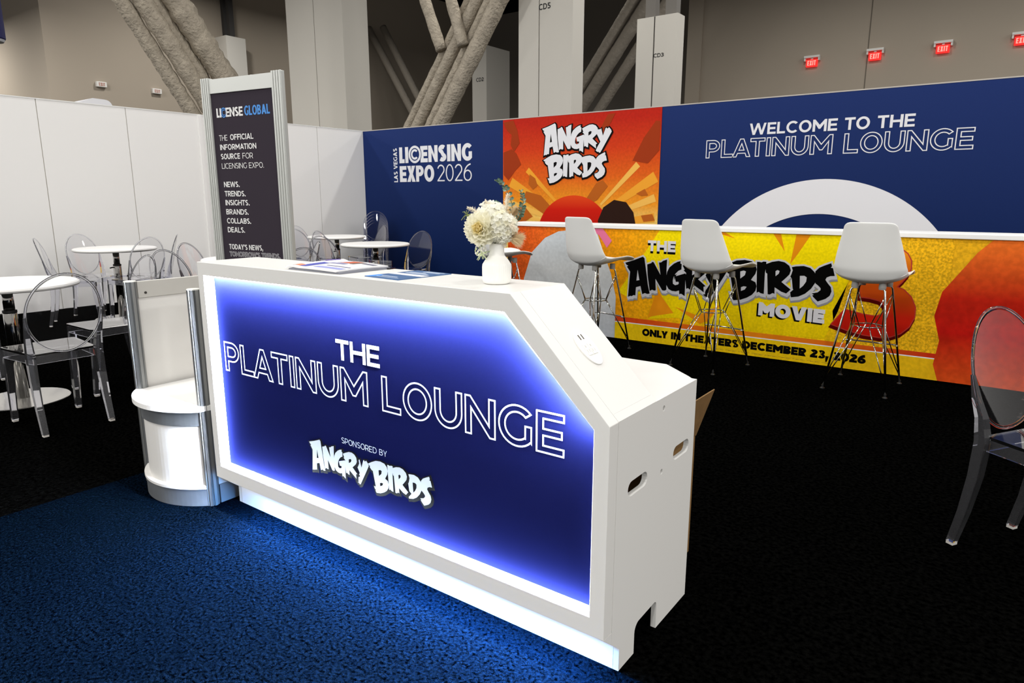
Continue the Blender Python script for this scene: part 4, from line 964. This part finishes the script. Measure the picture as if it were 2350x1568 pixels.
# ------------------------------------------------------------------ bar stools
shellm = M('stool_white', (232,232,229), .42, spec=.4); wire = M('stool_chrome', (190,188,184), .10, metal=1.0)
def make_stool(label):
    t = thing('bar_stool', label, 'bar stool', (0,0,0), 0, 'bar stools along the bar counter')
    prof = [(.262,.785),(.235,.800),(.16,.794),(.05,.772),(-.06,.756),(-.13,.756),(-.180,.782),(-.208,.846),(-.222,.94),(-.236,1.04),(-.248,1.12),(-.255,1.17)]
    wid = [.205,.215,.224,.230,.232,.232,.232,.228,.210,.186,.166,.158]
    curl = [.006,.022,.045,.062,.074,.082,.085,.078,.058,.040,.026,.018]
    def smp(a, x):
        k_ = x*(len(a)-1); j = min(int(k_), len(a)-2); f = k_-j; f = f*f*(3-2*f)*.35+f*.65
        if isinstance(a[0], tuple): return tuple(a[j][q]+(a[j+1][q]-a[j][q])*f for q in (0,1))
        return a[j]+(a[j+1]-a[j])*f
    def P(u, v):
        tt = (v-.5)*2
        s_ = u*(1-.055*abs(tt)**5) + (1-u)*.05*abs(tt)**4
        y, z = smp(prof, s_); y2, z2 = smp(prof, min(s_+.02, 1)); y1_, z1_ = smp(prof, max(s_-.02, 0))
        d = Vector((0, y2-y1_, z2-z1_)).normalized(); n = Vector((0, d.z, -d.y))
        if n.z < 0 and u < .5: n = -n
        if u >= .5 and n.y < 0: n = -n
        c_ = smp(curl, s_); w = smp(wid, s_)
        return (w*math.sin(tt*1.35)/math.sin(1.35), y+n.y*c_*tt*tt, z+n.z*c_*tt*tt)
    sh_ = MB().grid(P, 34, 18).build('seat_shell', shellm, t, smooth=True)
    so_ = sh_.modifiers.new('thickness', 'SOLIDIFY'); so_.thickness = .008; so_.offset = 0
    sb_ = sh_.modifiers.new('smooth', 'SUBSURF'); sb_.levels = 1; sb_.render_levels = 1
    top = {(-1,-1):(-.107,-.115), (1,-1):(.107,-.115), (-1,1):(-.107,.125), (1,1):(.107,.125)}
    for (a, b), (x, y) in top.items():
        fx, fy_ = .200*a, (.240*b)
        leg = MB().tube([(x*.72,y*.9,.722),(x*.93,y*.98,.718),(x,y,.702),(x+(fx-x)*.5,y+(fy_-y)*.5,.37),(fx,fy_,.016)], .0075, 8)
        L = leg.build('leg', wire, t, smooth=True)
        MB().lathe([(.006,.0),(.016,.0),(.017,.006),(.008,.012),(.008,.03)], 16, c=(fx,fy_,0)).build('glide', blk, L)
        MB().lathe([(.022,.716),(.024,.732),(.022,.762)], 16, c=(x*.8,y*.9,0)).build('mount', M('mount_grey', (150,148,144), .6), t)
    w = MB()
    for (a, b), (x, y) in top.items():
        A_ = (.098*a, .030*b, .445); B_ = (.030*a, .098*b, .445)
        lx = lambda z: (x+(.200*a-x)*(.702-z)/.686, y+(.240*b-y)*(.702-z)/.686, z)
        w.tube([lx(.65), A_], .004, 6); w.tube([lx(.67), B_], .004, 6)
        w.tube([A_, lx(.10)], .004, 6); w.tube([B_, lx(.07)], .004, 6)
    for z, k_ in ((.445, 1),):
        rg = [(.098,.03),(.03,.098),(-.03,.098),(-.098,.03),(-.098,-.03),(-.03,-.098),(.03,-.098),(.098,-.03),(.098,.03)]
        w.tube([(a, b, z) for a, b in rg], .0045, 6)
    w.build('wire_brace', wire, t, smooth=True)
    z = .29; f = (.702-z)/.686
    X_, Y_ = .107+(.200-.107)*f, .125+(.240-.125)*f
    MB().tube([(-X_-.004,Y_-.03,z),(-X_-.004,Y_+.004,z),(-X_+.02,Y_+.012,z),(X_-.02,Y_+.012,z),(X_+.004,Y_+.004,z),(X_+.004,Y_-.03,z)], .006, 8).build('footrest', wire, t, smooth=True)
    return t
stools = [(-.785,5.305,-3,'white shell bar stool in front of the orange numeral'),
          (-1.895,5.26,-14,'white shell bar stool hiding part of the black title lettering'),
          (-2.955,5.26,-16,'white shell bar stool before the pale grey part of the bar front'),
          (-4.02,5.28,-38,'white shell bar stool mostly hidden behind the vase and flowers'),
          (.335,5.30,-2,'white shell bar stool cut off by the right edge of the view')]
s0 = make_stool(stools[0][3]); s0.location = (stools[0][0], stools[0][1], 0); s0.rotation_euler = (0,0,R_(stools[0][2])); note(s0)
for x, y, a, lb_ in stools[1:]: dup(s0, (x, y, 0), R_(a), lb_)
